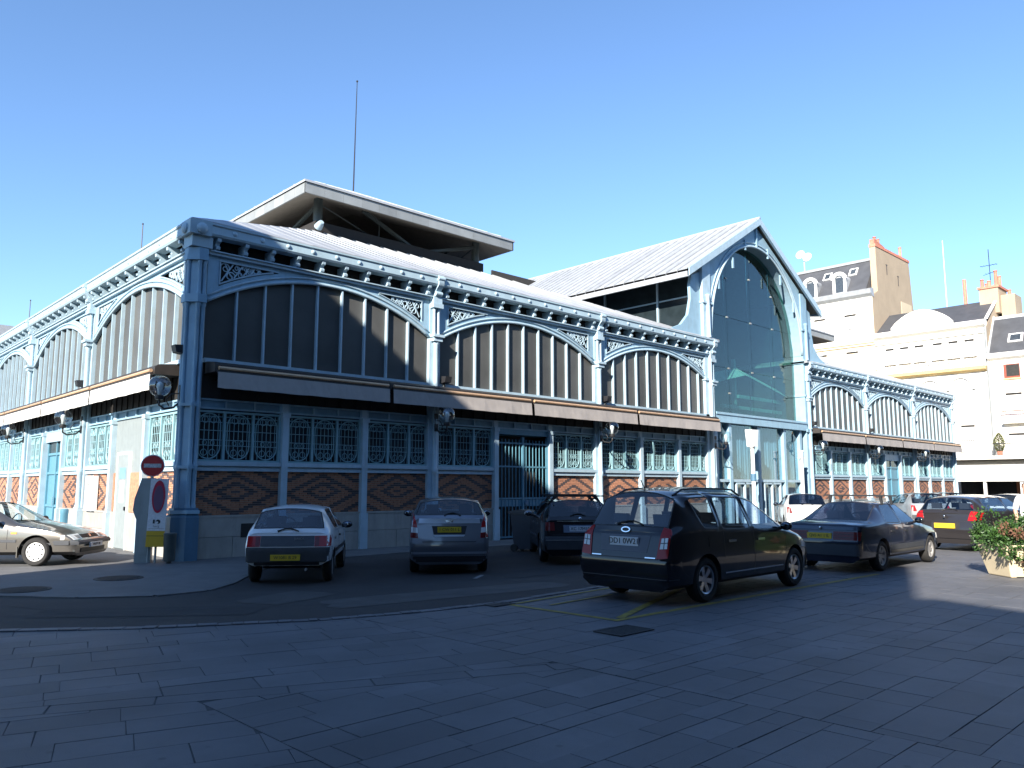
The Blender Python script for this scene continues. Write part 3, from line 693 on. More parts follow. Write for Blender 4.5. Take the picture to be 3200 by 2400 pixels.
def lantern(x0, x1, y0, y1, ins):
    z0, z1 = 12.09, 12.47; cx, cy = (x0 + x1) / 2, (y0 + y1) / 2; za = z1 + (y1 - y0) / 2 * .47
    # fascia as separate sheet lengths
    for (ax, ay, bx, by) in ((x0, y0, x1, y0), (x0, y1, x0, y0), (x1, y0, x1, y1), (x1, y1, x0, y1)):
        n = 13; u = Vector((bx - ax, by - ay)); L = u.length; u /= L; nn = Vector((u.y, -u.x))
        for i in range(n):
            p = Vector((ax, ay)) + u * (L * i / n); q = Vector((ax, ay)) + u * (L * (i + 1) / n - .008)
            MB().prism([p[:], q[:], (q - nn * .06)[:], (p - nn * .06)[:]], XY, z0, z1).build('fascia_sheet', FASC, hall)
    m = MB(); g = .05; e = .08
    vs = [(x0 - g, y0 - g, z1), (x1 + g, y0 - g, z1), (x1 + g, y1 + g, z1), (x0 - g, y1 + g, z1), (x0 - g, y0 - g, z1 + e), (x1 + g, y0 - g, z1 + e), (x1 + g, y1 + g, z1 + e), (x0 - g, y1 + g, z1 + e), (cx, cy, za)]
    m.add(vs, [(0, 1, 5, 4), (1, 2, 6, 5), (2, 3, 7, 6), (3, 0, 4, 7), (4, 5, 8), (5, 6, 8), (6, 7, 8), (7, 4, 8)])
    rf = m.build('lantern_roof', ZINC, hall)
    seams = MB()
    for i in range(1, 13):
        x = x0 + (x1 - x0) * i / 13; t = 1 - abs(x - cx) / ((x1 - x0) / 2); ye = y0 + t * (cy - y0); seams.tube([(x, y0 - g, z1 + e + .01), (x, ye, z1 + e + .01 + t * (za - z1 - e))], .02, 4)
        y = y0 + (y1 - y0) * i / 13; t = 1 - abs(y - cy) / ((y1 - y0) / 2); xe = x0 + t * (cx - x0); seams.tube([(x0 - g, y, z1 + e + .01), (xe, y, z1 + e + .01 + t * (za - z1 - e))], .02, 4)
    seams.build('roof_seam', ZINC, rf)
    m = MB(); zi = z0 + .02; i = .06
    m.add([(x0 + i, y0 + i, zi), (x1 - i, y0 + i, zi), (x1 - i, y1 - i, zi), (x0 + i, y1 - i, zi), (cx, cy, zi + 1.7)], [(0, 1, 4), (1, 2, 4), (2, 3, 4), (3, 0, 4)]); m.build('lantern_soffit', SOFF, hall, recalc=False)
    px0, px1, py0, py1 = x0 + ins, x1 - ins, y0 + ins, y1 - ins
    for px, py in ((px0, py0), (px1, py0), (px0, py1), (px1, py1)):
        MB().lathe([(.17, 11.0), (.17, 12.5)], 12, Matrix.Translation((px, py, 0))).build('lantern_post', STEELD, hall, 'auto')
    for (a, b) in (((px0, py0), (px1, py0)), ((px0, py1), (px0, py0)), ((px1, py0), (px1, py1)), ((px0, py1), (px1, py1))):
        A_, B_ = Vector(a), Vector(b); Mi = (A_ + B_) / 2
        m = MB(); m.tube([(*(A_ * .75 + B_ * .25), 12.5), (*(A_ * .4 + B_ * .6), 11.35), (*B_, 12.25)], .09, 5); m.tube([(*A_, 11.5), (*Mi, 11.6), (*B_, 11.5)], .02, 4)
        m.tube([(*A_, 12.3), (*(A_ * .65 + B_ * .35), 11.4)], .025, 4); m.tube([(*(A_ * .65 + B_ * .35), 11.4), (*(A_ * .65 + B_ * .35), 12.4)], .02, 4); m.build('brace', STEELD, hall)
hip_roof(-.36, 22.6, -.36, 22.8, 7, 15.25, 7, 15.25, True)
hip_roof(30.8, 53.1, -.36, 22.8, 37.8, 46.3, 7, 15.25, False)
lantern(5.95, 16.2, 5.95, 16.2, 1.2)
lantern(37.4, 48.4, 5.95, 16.2, 1.2)
MB().lathe([(.16, 0), (.13, .18), (.09, .3)], 10, Matrix.Translation((6.95, 6.75, 11.2)) @ Matrix.Rotation(R(60), 4, 'X')).build('roof_floodlight', IRONW, hall, 'auto')
m = MB(); m.tube([(11.1, 11.1, 14.6), (11.12, 11.1, 17), (11.15, 11.1, 20.2)], [.035, .028, .016], 6); m.ball((11.15, 11.1, 20.22), .05, 6)
tag(m.build('lightning_mast', BLACKI), 'tall thin mast standing on top of the raised lantern roof', 'mast')
for (x, y, z0, z1, l) in ((3., 13.6, 10, 12.1, 'short thin aerial rod above the left roof edge, nearer the corner'), (3., 31.6, 8, 12.1, 'short thin aerial rod above the left roof edge, farther from the corner')):
    m = MB(); m.tube([(x, y, z0), (x, y, z1)], .022, 5); m.ball((x, y, z1), .04, 5); tag(m.build('aerial_rod', BLACKI), l, 'aerial')
# ---- central transept: gable roof, arched glass front
RX, RZ, EXL, EXR, EZ, TY0, TY1 = 26.63, 14.42, 20.47, 32.77, 10.78, -.30, 24.
n = 42
for s, ex in ((-1, EXL), (1, EXR)):
    k = n if s < 0 else 4
    for i in range(k):
        a = TY0 + (TY1 - TY0) * i / k; b = TY0 + (TY1 - TY0) * (i + 1) / k - .018
        m = MB(); q = [(RX, a, RZ), (ex, a, EZ), (ex, b, EZ), (RX, b, RZ)]; dz = .09
        m.add([(x, y, z + (dz if j in (0, 1) else dz - .03)) for j, (x, y, z) in enumerate(q)] + [(x, y, z - .03) for x, y, z in q], [(0, 1, 2, 3), (7, 6, 5, 4), (0, 4, 5, 1), (1, 5, 6, 2), (2, 6, 7, 3), (3, 7, 4, 0)])
        p0, p1 = Vector((RX, a + .03, RZ + dz)), Vector((ex, a + .03, EZ + dz)); 
        m.add([p0 + Vector((0, -.03, 0)), p1 + Vector((0, -.03, 0)), p1 + Vector((0, .03, 0)), p0 + Vector((0, .03, 0)), p0 + Vector((0, -.02, .04)), p1 + Vector((0, -.02, .04)), p1 + Vector((0, .02, .04)), p0 + Vector((0, .02, .04))], [(4, 5, 6, 7), (0, 1, 5, 4), (2, 3, 7, 6), (1, 2, 6, 5), (3, 0, 4, 7)])
        sh = m.build('roof_sheet', ZINC, hall)
    m = MB(); m.box(min(ex, ex - s * .10), max(ex, ex - s * .10), TY0, TY1, EZ - .26, EZ + .06); m.build('transept_fascia', ZINC, hall)
    # soffit and barge boards
    m = MB(); x1_ = RX + s * 4.9; t = (x1_ - RX) / (ex - RX); m.add([(ex, TY0, EZ - .06), (RX, TY0, RZ - .06), (RX, TY1, RZ - .06), (ex, TY1, EZ - .06)], [(0, 1, 2, 3)]); m.build('transept_soffit', SOFF if s > 0 else STEELD, hall, recalc=False)
    d = Vector((ex - RX, 0, EZ - RZ)).normalized()
    m = MB(); L = math.hypot(ex - RX, EZ - RZ); p0 = Vector((RX, TY0, RZ)); p1 = Vector((ex, TY0, EZ)); dn = Vector((0, 0, -.24))
    m.add([p0 + Vector((0, -.05, .1)), p1 + Vector((0, -.05, .1)), p1 + Vector((0, -.05, 0)) + dn, p0 + Vector((0, -.05, 0)) + dn, p0 + Vector((0, .06, .1)), p1 + Vector((0, .06, .1)), p1 + Vector((0, .06, 0)) + dn, p0 + Vector((0, .06, 0)) + dn], [(0, 1, 2, 3), (7, 6, 5, 4), (0, 4, 5, 1), (1, 5, 6, 2), (2, 6, 7, 3), (3, 7, 4, 0)]); m.build('barge_board', IRONW, hall)
MB().tube([(RX, TY0 - .05, RZ + .1), (RX, TY1, RZ + .1)], .07, 6).build('ridge_cap', ZINC, hall)
GX0, GX1, GSP, GAP = 22.42, 30.84, 8.3, 13.05; GC = (GX0 + GX1) / 2; GH = (GX1 - GX0) / 2
def g_arch(x):
    t = min(1, abs(x - GC) / GH); return GSP + (GAP - GSP) * math.sqrt(max(0, 1 - t * t))
def roof_z(x): return RZ - (RZ - EZ) * abs(x - RX) / (RX - EXL) - .20
m = MB(); n = 60
for i in range(n):
    # cosine spacing keeps the steep flanks smooth
    a = GC - GH * math.cos(math.pi * i / n); b = GC - GH * math.cos(math.pi * (i + 1) / n)
    za, zb_ = g_arch(a), g_arch(b); ta, tb = roof_z(a), roof_z(b)
    m.prism([(a, za), (b, zb_), (b, max(tb, zb_ + .05)), (a, max(ta, za + .05))], lambda p, q, d: (p, d, q), -.06, .10)
    q = [(a, .10, za), (b, .10, zb_), (b, .55, zb_), (a, .55, za)]; m.add(q + [(x, y, z + .05) for x, y, z in q], [(0, 1, 2, 3), (4, 5, 6, 7), (0, 4, 5, 1), (2, 6, 7, 3)])
m.build('gable_arch', IRON, hall)
m = MB(); m.tube([(GC - GH * math.cos(math.pi * i / 50), -.09, g_arch(GC - GH * math.cos(math.pi * i / 50)) + .03) for i in range(51)], .06, 6); m.tube([(GC - (GH + .22) * math.cos(math.pi * i / 50), -.08, GSP + (GAP + .22 - GSP) * math.sin(math.pi * i / 50)) for i in range(51)], .035, 5); m.build('arch_roll', IRONW, hall, True)
m = MB()
for z in (9.6, 10.8, 12.0, 13.1):                                   # stiffening ribs and pads on the gable plate
    for s in (-1, 1):
        x = RX + s * (RZ - .3 - z) * 1.05
        if abs(x - GC) < 5.0: m.box(x - .05, x + .05, -.13, -.06, z - .35, z + .15)
m.box(RX - .05, RX + .05, -.14, -.06, 13.1, RZ - .25); m.build('gable_rib', IRON, hall)
def gable_column(xa, xb, s):
    m = MB(); c = (xa + xb) / 2; m.box(xa, xb, -.12, .5, 0, roof_z(c) + .02)
    m.box(xa - .08, xb + .08, -.22, .5, 0, .97); m.box(xa - .05, xb + .05, -.18, .5, .97, 1.1); m.box(xa - .06, xb + .06, -.20, .5, 4.4, 4.55); m.box(xa - .06, xb + .06, -.2, .5, 7.9, 8.1)
    for z in (6.2, 9.6): m.box(xa - .05, xb + .05, -.18, .5, z, z + .1)
    shaft(m, c, -.17, .10, 1.1, 4.4); shaft(m, c, -.17, .10, 4.55, 7.9); shaft(m, c, -.17, .10, 8.1, 10.0)
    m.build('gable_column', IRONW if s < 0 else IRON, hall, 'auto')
gable_column(21.78, 22.40, -1); gable_column(30.86, 31.48, 1)
# scrolled console from the column foot to the wing roof, both sides
for s, x in ((-1, 21.78), (1, 31.48)):
    pts = [(0, 8.16), (2.3, 8.16), (1.5, 8.45), (.95, 8.95), (.72, 9.7), (.75, 10.3), (.62, 10.75), (0, 11.0)]
    MB().prism([(x + s * a, b) for a, b in pts], lambda p, q, d: (p, d, q), .02, .16).build('scroll_console', IRON, hall)
# clerestory on the transept's flank
m = MB(); m.box(21.95, 22.0, .6, TY1, 8.2, EZ + .5); cl = m.build('clerestory_glass', DARKG, hall)
m = MB(); m.box(31.3, 31.35, .6, TY1, 8.2, EZ + .5); m.build('clerestory_glass', DARKG, hall)
for i in range(7):
    y = 2.35 + i * 3.1; MB().box(21.86, 21.945, y - .045, y + .045, 8.4, EZ + .3).build('clerestory_mullion', GUT, hall)
MB().box(21.90, 21.945, .6, TY1, 10.02, 10.08).build('clerestory_transom', GUT, hall)
# glass panes of the gable, 4 columns in 3 rows, with clamps
gxs = [GX0, 24.55, 26.66, 28.75, GX1]; gzs = [4.86, 7.05, 9.45, GAP]
for i in range(4):
    for j in range(3):
        a, b = gxs[i] + .008, gxs[i + 1] - .008; z0 = gzs[j] + .008; k = 10; top = []
        for t in range(k + 1):
            x = a + (b - a) * t / k; top.append((x, min(gzs[j + 1] - .008, g_arch(x) + .02)))
        poly = [(b, z0), (a, z0)] + [(x, max(z, z0 + .001)) for x, z in top]
        MB().prism(poly, lambda p, q, d: (p, d, q), .40, .415).build('glass_pane', PGLASS, hall)
for x, zs_ in ((24.55, (5.9, 7.05, 9.45, 11.3)), (26.66, (7.05, 9.45, 11.6)), (28.75, (7.05, 9.45, 11.1))):
    for z in zs_: MB().box(x - .07, x + .07, .37, .44, z - .035, z + .035).build('glass_clamp', ALLOYD, hall)
    MB().tube([(x, .55, 4.9), (x, .55, g_arch(x))], .02, 5).build('glass_fin', CHROME, hall)
for x in (21.96, 31.2): MB().box(x, x + .06, .62, 23.9, 0, 8.19).build('interior_wall', INTER, hall)
# inside: dark back, canopy kiosk, beams
MB().box(22.2, 31.1, 14, 14.1, 0, 14).build('interior_back', INTER, hall)
MB().box(22.05, 31.2, .6, 24, -.005, .03).build('interior_floor', mat('hall_floor', (.2, .17, .13), .7), hall)
CANO = mat('pale_canopy', (.62, .74, .72), .8, var=.1, scale=3); INST = mat('inner_steel', (.25, .42, .44), .6)
for k in range(14):                                                  # sloping slatted canopy of the stalls just inside
    for sx, xa, xb, za, zb_ in ((0, 22.7, 27.0, 6.55, 7.45), (1, 27.12, 31.1, 7.45, 6.7)):
        t0, t1 = k / 14, (k + .86) / 14; a, b = xa + (xb - xa) * t0, xa + (xb - xa) * t1; c, d = za + (zb_ - za) * t0, za + (zb_ - za) * t1
        MB().add([(a, 1.5, c), (b, 1.5, d), (b, .95, d - .42), (a, .95, c - .42), (a, 1.52, c - .02), (b, 1.52, d - .02), (b, .97, d - .44), (a, .97, c - .44)], [(0, 1, 2, 3), (7, 6, 5, 4), (0, 3, 7, 4), (1, 5, 6, 2), (0, 4, 5, 1), (2, 6, 7, 3)]).build('canopy_slat', CANO, hall)
MB().box(26.95, 27.15, 1.55, 1.7, 4.9, 7.9).build('canopy_post', INST, hall)
for z, x0_ in ((5.95, 26.9), (5.4, 25.4)): MB().box(x0_, 31.1, 1.3, 1.42, z, z + .16).build('inner_beam', INST, hall)
MB().box(27.6, 30.9, 2.2, 2.3, 3.5, 5.3).build('kiosk_wall', mat('kiosk_cream', (.6, .56, .42), .8), hall)
MB().box(22.5, 25.6, 2.6, 2.7, 3.5, 6.2).build('stall_shutter', STEELD, hall)
# entrance: head beam, frames, curtains, rail
m = MB(); m.box(22.45, 30.85, -.16, .30, 4.46, 4.86); m.box(22.45, 30.85, -.20, .30, 4.80, 4.90); m.build('portal_beam', IRON, hall)
fx = [22.6, 23.75, 26.22, 28.70, 30.35]
for x in fx: MB().box(x - .11, x + .11, -.05, .25, 0, 4.46).build('portal_post', IRON, hall)
for a, b in zip(fx, fx[1:]):
    m = MB(); w = b - a - .22; k = int(w / .03)
    pts = []
    for i in range(k + 1):
        x = a + .11 + w * i / k; pts.append((x, .33 + .035 * math.sin(x * 2 * math.pi / .21) + .02 * math.sin(x * 9.7)))
    vs = [(x, y, .05) for x, y in pts] + [(x, y, 4.44) for x, y in pts]; m.add(vs, [(i, i + 1, k + 2 + i, k + 1 + i) for i in range(k)]); m.build('curtain', CURT, hall, True, recalc=False)
    MB().box(a + .11, b - .11, .12, .13, .03, 4.45).build('glass_pane', glass('entrance_glass', (.78, .88, .9), .06), hall)
    m = MB(); m.box(a + .11, b - .11, -.02, .20, 1.88, 2.0); m.build('portal_rail', IRONW, hall)
    if b - a > 2:
        m = MB(); c = (a + b) / 2
        for x in (c - .75, c - .02, c + .75): m.box(x - .04, x + .04, .0, .11, 0, 1.88)
        m.box(c - .71, c + .71, .0, .10, 1.78, 1.86); m.build('door_frame', IRONW, hall)
MB().box(CE[3] - .2, CE[3] - .05, .2, 22, 0, 8.1).build('end_wall', CONC, hall)
m = MB(); m.box(.3, 22, 22.2, 22.4, 0, 8); m.box(.45, 21.6, .7, .75, 0, 8.0); m.box(.7, .75, .76, 22, 0, 8.0); m.box(31.5, 52.4, .7, .75, 0, 8.0); m.build('inner_lining', INTER, hall)

# ------------------------------------------------------------------ awnings, lamps, fittings on the hall
def awning(F, x0, x1, label, group, lit=AWN):
    e = empty('awning', F, label, 'awning', group); a, b = x0 + .06, x1 - .06
    m = MB(); m.prism([(-.02, 4.36), (-.02, 4.66), (-.52, 4.60), (-.61, 4.54), (-.62, 4.36)], lambda p, q, d: (d, p, q), x0 + .01, x1 - .01); m.build('hood', AWND, e)
    MB().tube([(a + .03, -.672, 4.445), (b - .03, -.672, 4.445)], .045, 8).build('front_bar', AWNBAR, e, 'auto')
    m = MB(); k = 24; rr = random.Random(int(x0 * 10)); top = []; bot = []
    for i in range(k + 1):
        x = a + (b - a) * i / k; top.append((x, -.70, 4.35)); bot.append((x, -.72 + .012 * math.sin(i * 1.3 + x0) + rr.uniform(-.004, .004), 3.97 + rr.uniform(-.006, .006)))
    m.add(top + bot + [(x, y + .006, z) for x, y, z in top + bot], [(i, i + 1, k + 2 + i, k + 1 + i) for i in range(k)] + [(i + 2 * k + 2, 3 * k + 3 + i, 3 * k + 4 + i, 2 * k + 3 + i) for i in range(k)] + [(k + 1 + i, k + 2 + i, 3 * k + 4 + i, 3 * k + 3 + i) for i in range(k)]); m.build('valance', lit, e, recalc=False)
    MB().box(a, b, -.695, -.63, 4.335, 4.395).build('valance_rail', AWND, e)
    for x in (a + .25, b - .25): MB().tube([(x, -.05, 4.2), (x, -.35, 4.28), (x, -.66, 4.38)], .025, 5).build('folding_arm', AWND, e)
ax = [.25, 5.2, 10.72, 16.27, 21.95]
al = ['dark shaded awning nearest the corner pier on the brick front', 'grey awning half in sun above the wall lamp, second from the corner', 'sunlit beige awning above the barred gate side lamp, third from the corner', 'sunlit beige awning next to the glass portal, fourth from the corner']
for i in range(4): awning(FA, ax[i], ax[i + 1], al[i], 'awnings along the hall')
bx_ = [-.75, -5.55, -10.8, -16.2, -21.6]
bl = ['bright white awning on the sunlit left side nearest the corner pier', 'bright white awning second from the corner on the sunlit left side', 'bright white awning third from the corner, at the left photo edge', 'bright white awning farthest along the left side of the hall']
for i in range(4): awning(FB, bx_[i + 1], bx_[i], bl[i], 'awnings along the hall', mat('sunlit_canvas', (.62, .60, .56), .9, var=.06, dirt=.12, dirtcol=(.4, .38, .34)))  # paler copy of the canvas carries the sunlight on this side
cx_ = [31.3, 36.6, 41.9, 47.1, 52.5]
cl_ = ['far wing awning right beside the glass portal', 'far wing awning second from the glass portal', 'far wing awning third from the glass portal', 'far wing awning at the far right end of the hall']
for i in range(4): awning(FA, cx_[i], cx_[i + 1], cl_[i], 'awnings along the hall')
def wall_lamp(F, x, label, out=.72, z=3.72, y0=-.2):
    e = empty('wall_lamp', P(F, x), label, 'lamp', 'globe lamps on the hall')
    m = MB(); m.box(-.06, .06, y0 - .04, y0, z - .42, z + .1); m.build('wall_plate', BLACKI, e)
    m = MB(); m.tube([(0, y0, z - .30), (0, y0 - .15, z - .44), (0, -out + .12, z - .48), (0, -out, z - .40), (0, -out, z - .26)], .024, 7)
    m.tube([(0, y0, z - .1), (0, y0 - .2, z - .12), (0, y0 - .32, z - .28), (0, y0 - .25, z - .40)], .014, 6); m.build('scroll_arm', BLACKI, e, True)
    MB().lathe([(.085, z - .28), (.10, z - .24), (.10, z - .19), (.06, z - .17)], 12, Matrix.Translation((0, -out, 0))).build('lamp_cup', BLACKI, e, 'auto')
    prof = [(.07, -.20), (.14, -.17), (.21, -.09), (.245, .02), (.235, .13), (.18, .22), (.10, .265), (.01, .28)]
    MB().lathe([(r, h + z) for r, h in prof], 20, Matrix.Translation((0, -out, 0)), False).build('glass_globe', LAMPG, e, True, recalc=True)
    MB().lathe([(.04, z - .2), (.05, z - .05), (.075, z + .02), (.07, z + .10), (.02, z + .13)], 10, Matrix.Translation((0, -out, 0))).build('lamp_bulb', WHITE, e, True)
for x, l in ((CA[1], 'globe wall lamp on the pillar left of the barred gate, in shade'), (CA[2], 'globe wall lamp on the sunlit pillar right of the barred gate'), (CA[3] - .0, 'globe wall lamp on the pillar beside the glass portal'),
             (CE[0] + .15, 'globe wall lamp on the far wing beside the portal column'), (CE[1], 'globe wall lamp on the far wing, middle of its three'), (CE[2], 'globe wall lamp on the far wing, nearest its right end')): wall_lamp(FA, x, l)
for x, l in ((CB[1], 'globe wall lamp on the sunlit left side, second from the corner'), (CB[2], 'globe wall lamp on the sunlit left side at the photo edge')): wall_lamp(FB, x, l)
wall_lamp(FB @ T(0, 0), -.05, 'globe wall lamp at the corner pier above the no entry sign', .72, 3.95, -.25)
def floodlight(M, label):
    e = empty('floodlight', M, label, 'floodlight', 'small black floodlights')
    m = MB(); m.prism([(-.02, .0), (-.22, .03), (-.26, .20), (-.02, .22)], lambda a, b, d: (d, a, b), -.12, .12); m.build('housing', BLACKI, e); MB().box(-.02, .02, -.06, 0.02, -.1, .02).build('bracket', BLACKI, e)
floodlight(P(FB, -.05, -.22, 4.78), 'black floodlight box on the corner pier below the arches')
floodlight(P(FA, CA[1] + .35, -.1, ZW + .02), 'small black floodlight at the foot of the middle arched window'); floodlight(P(FA, CA[2] + .35, -.1, ZW + .02), 'small black floodlight at the foot of the arched window by the portal')
floodlight(P(FA, CE[0] + .35, -.1, ZW + .02), 'small black floodlight on the far wing beside the portal'); floodlight(P(FA, CE[1] + .35, -.1, ZW + .02), 'small black floodlight on the far wing, second arch'); floodlight(P(FB, CB[1] - .4, -.1, ZW + .02), 'small black floodlight under an arch on the sunlit left side')
for x, y, l in ((24.35, -.75, 'white post with a box lantern left of the portal doors'), (29.3, -.55, 'white post right of the portal doors')):
    e = empty('white_post', T(x, y, .016), l, 'post')
    MB().lathe([(.14, 0), (.14, .9), (.09, .95), (.085, 3.3), (.13, 3.35), (.10, 3.4)], 12).build('shaft', WHITE, e, 'auto')
    if x < 25:
        m = MB(); m.prism([(-.18, 3.4), (.18, 3.4), (.30, 4.15), (-.30, 4.15)], lambda a, b, d: (a, d, b), -.16, .16); m.build('box_lantern', WHITE, e)
        MB().lathe([(.10, 1.9), (.12, 1.92), (.12, 2.2), (.10, 2.22)], 12).build('collar', IRONB, e, 'auto')
    else: MB().box(-.3, .3, -.03, .03, 3.0, 3.06).build('cross_arm', WHITE, e)

# ------------------------------------------------------------------ the row of houses across the far street (facing -X)
def FR(X): return Matrix.Translation((X, 0, 0)) @ Matrix.Rotation(R(-90), 4, 'Z')      # local x = -Y, local y = into the house
def house_window(e, F, x, z, w, h, style='shutter', rail=True, lintel=True):
    """a window set into the wall face at local y=0; frame ring, blind, sill"""
    m = MB(); t = .09
    m.box(x - w / 2 - t, x - w / 2, -.05, .04, z, z + h); m.box(x + w / 2, x + w / 2 + t, -.05, .04, z, z + h); m.box(x - w / 2 - t, x + w / 2 + t, -.07, .04, z + h, z + h + .14)
    o = m.build('window', WREND, e, M=F)
    MB().box(x - w / 2, x + w / 2, .005, .03, z, z + h).build('pane', WINB if style == 'glass' else SHUT, o)
    MB().box(x - w / 2 - .12, x + w / 2 + .12, -.12, .03, z - .09, z).build('sill', WREND, o)
    if style == 'shutter':
        m = MB()
        for s in (-1, 1): m.box(x + s * w / 4 - w / 4 + .03, x + s * w / 4 + w / 4 - .03, -.012, .004, z + .04, z + h - .30)
        m.build('shutter_leaf', SHUT, o)
        MB().box(x - w / 2, x + w / 2, -.004, .0045, z + h - .16, z + h).build('lintel_shadow_strip', BLACKP, o)  # black strip painted in as the lintel's shadow over the shutters
    if rail:
        m = MB(); m.box(x - w / 2 - .1, x + w / 2 + .1, -.20, -.17, z + .85, z + .89); m.box(x - w / 2 - .1, x + w / 2 + .1, -.20, -.17, z + .08, z + .11)
        for i in range(int(w / .13) + 1): xx = x - w / 2 - .05 + i * .13; m.box(xx - .01, xx + .01, -.195, -.175, z + .1, z + .86)
        m.build('window_railing', BLACKI, o)
def skylight(e, M, w, h):
    o = MB().box(-w / 2, w / 2, -h / 2, h / 2, 0, .10).build('skylight', SHUT, e, M=M); MB().box(-w / 2 + .14, w / 2 - .14, -h / 2 + .14, h / 2 - .14, .10, .115).build('pane', WINB, o)
def chimney_pots(e, F, pts):
    for (x, y, z, h) in pts: MB().lathe([(.19, z), (.15, z + .1), (.13, z + h - .1), (.17, z + h - .06), (.14, z + h)], 10, Matrix.Translation((x, y, 0))).build('chimney_pot', TERRA, e, 'auto', M=F)
# cream house with the tall gable wall
F = FR(62.); e = empty('cream_house', T(62, 19), 'tall cream house with slate mansard, dormers and a tan gable wall', 'house')
MB().box(-40, -8.4, 0, 10, 0, 18.3).build('wall', CREAM, e, M=F @ Matrix()) if False else None
def part(m, name, mt, e, base, F, smooth=False):
    return m.build(name, mt, e, smooth, M=base.inverted() @ F)
bm_ = T(62, 19); Fl = bm_.inverted() @ F
MB().box(-34, -8.4, 0, 10, 0, 14.3).build('wall', CREAM, e, M=Fl)
MB().box(-34, -8.42, .0, 10, 14.304, 18.2).build('upper_wall', WREND, e, M=Fl)
m = MB(); m.box(-34, -8.38, -.22, .0, 14.1, 14.4); m.box(-34, -8.38, -.12, 0, 13.9, 14.1); m.build('string_course', CREAM, e, M=Fl)
m = MB(); m.prism([(0, 18.2), (-.35, 18.45), (-.5, 18.85), (-.1, 18.95), (.3, 18.95), (.3, 18.2)], lambda a, b, d: (d, a, b), -34, -8.35); m.build('cornice', ZINC, e, M=Fl)
m = MB(); m.prism([(.1, 18.95), (2.6, 22.2), (5, 22.75), (7.4, 22.2), (10, 18.4), (10, 18.2), (.1, 18.2)], lambda a, b, d: (d, a, b), -34, -8.95); rf = m.build('roof', SLATE, e, M=Fl)
m = MB(); m.prism([(2.45, 22.12), (2.4, 22.35), (5, 22.95), (5, 22.75), (2.6, 22.2)], lambda a, b, d: (d, a, b), -34, -8.97); m.build('ridge_flashing', ZINC, rf)
for x in (-13.0, -16.6, -20, -10.6):
    y_ = 1.75 if x > -12 or x < -15 else 1.75; z_ = 18.95 + (y_ - .1) * 1.3 + .03
    if x in (-10.6, -14.0, -13.0): skylight(rf, Matrix.Translation((x, y_, z_ - .02)) @ Matrix.Rotation(R(52.4), 4, 'X'), .75, .95)
for x in (-11.2, -13.9, -16.6):
    m = MB(); 
    prof = [(-.55, 0), (.55, 0), (.55, 1.25)] + [(.55 * math.cos(a), 1.25 + .5 * math.sin(a)) for a in [math.pi * i / 10 for i in range(1, 10)]] + [(-.55, 1.25)]
    m.prism(prof, lambda a, b, d: (x + a, d, 18.95 + b), .02, 1.7); dm = m.build('dormer', ZINC, rf)
    arch = [(-.72, 1.2)] + [(.72 * math.cos(a), 1.25 + .66 * math.sin(a)) for a in [math.pi * i / 10 for i in range(10, -1, -1)]] + [(.72, 1.2), (.55, 1.2)] + [(.55 * math.cos(a), 1.25 + .5 * math.sin(a)) for a in [math.pi * i / 10 for i in range(0, 11)]] + [(-.55, 1.2)]
    MB().box(x - .36, x + .36, -.005, .019, 19.05, 20.4).build('dormer_pane', WINB, rf)
    m = MB(); m.box(x - .62, x - .38, -.06, .018, 18.95, 20.3); m.box(x + .38, x + .62, -.06, .018, 18.95, 20.3)
    for i in range(10):
        a0, a1 = math.pi * i / 10, math.pi * (i + 1) / 10; m.prism([(x + .38 * math.cos(a0), 20.25 + .35 * math.sin(a0)), (x + .72 * math.cos(a0), 20.25 + .66 * math.sin(a0)), (x + .72 * math.cos(a1), 20.25 + .66 * math.sin(a1)), (x + .38 * math.cos(a1), 20.25 + .35 * math.sin(a1))], lambda p, q, d: (p, d, q), -.14, .018)
    m.build('dormer_surround', SHUT, rf)
# the gable wall itself stands proud of the roof
m = MB(); m.prism([(1.3, 18.9), (1.3, 23.0), (9.2, 23.0), (9.7, 18.6), (10.9, 17.2), (10.9, 0), (.02, 0), (.02, 18.3)], lambda a, b, d: (d, a, b), -8.9, -8.39); gw = m.build('gable_wall', TAN, e, M=Fl)
MB().box(-8.95, -8.34, 1.25, 9.3, 23.0, 23.25).build('gable_coping', TERRA, gw)
chimney_pots(gw, Matrix(), [(-8.65, 1.9, 23.25, .8), (-8.65, 2.7, 23.25, .75), (-8.65, 7.9, 23.25, 1.1)])
MB().prism([(1.3, 23.25), (3.6, 23.25), (3.6, 23.4), (1.3, 23.7)], lambda a, b, d: (d, a, b), -8.86, -8.44).build('chimney_shoulder', TERRA, gw)
MB().box(-8.385, -8.36, 6.6, 9.2, 13.5, 18.8).build('blocked_door_patch', CREAM, gw)
for y, z in ((3.6, 20.8), (6.2, 20.2)): 
    m = MB(); m.box(-8.385, -8.35, y, y + .05, z, z + .9); m.box(-8.385, -8.35, y - .12, y + .17, z + .9, z + .95); m.build('wall_anchor', BLACKI, gw)
for x in (-10.4, -13.2, -16, -18.8):
    house_window(e, Fl, x, 14.75, 1.05, 2.1, 'shutter'); house_window(e, Fl, x, 11.2, 1.05, 2.3, 'shutter'); house_window(e, Fl, x, 7.4, 1.05, 2.3, 'glass'); house_window(e, Fl, x, 3.8, 1.05, 2.3, 'glass')
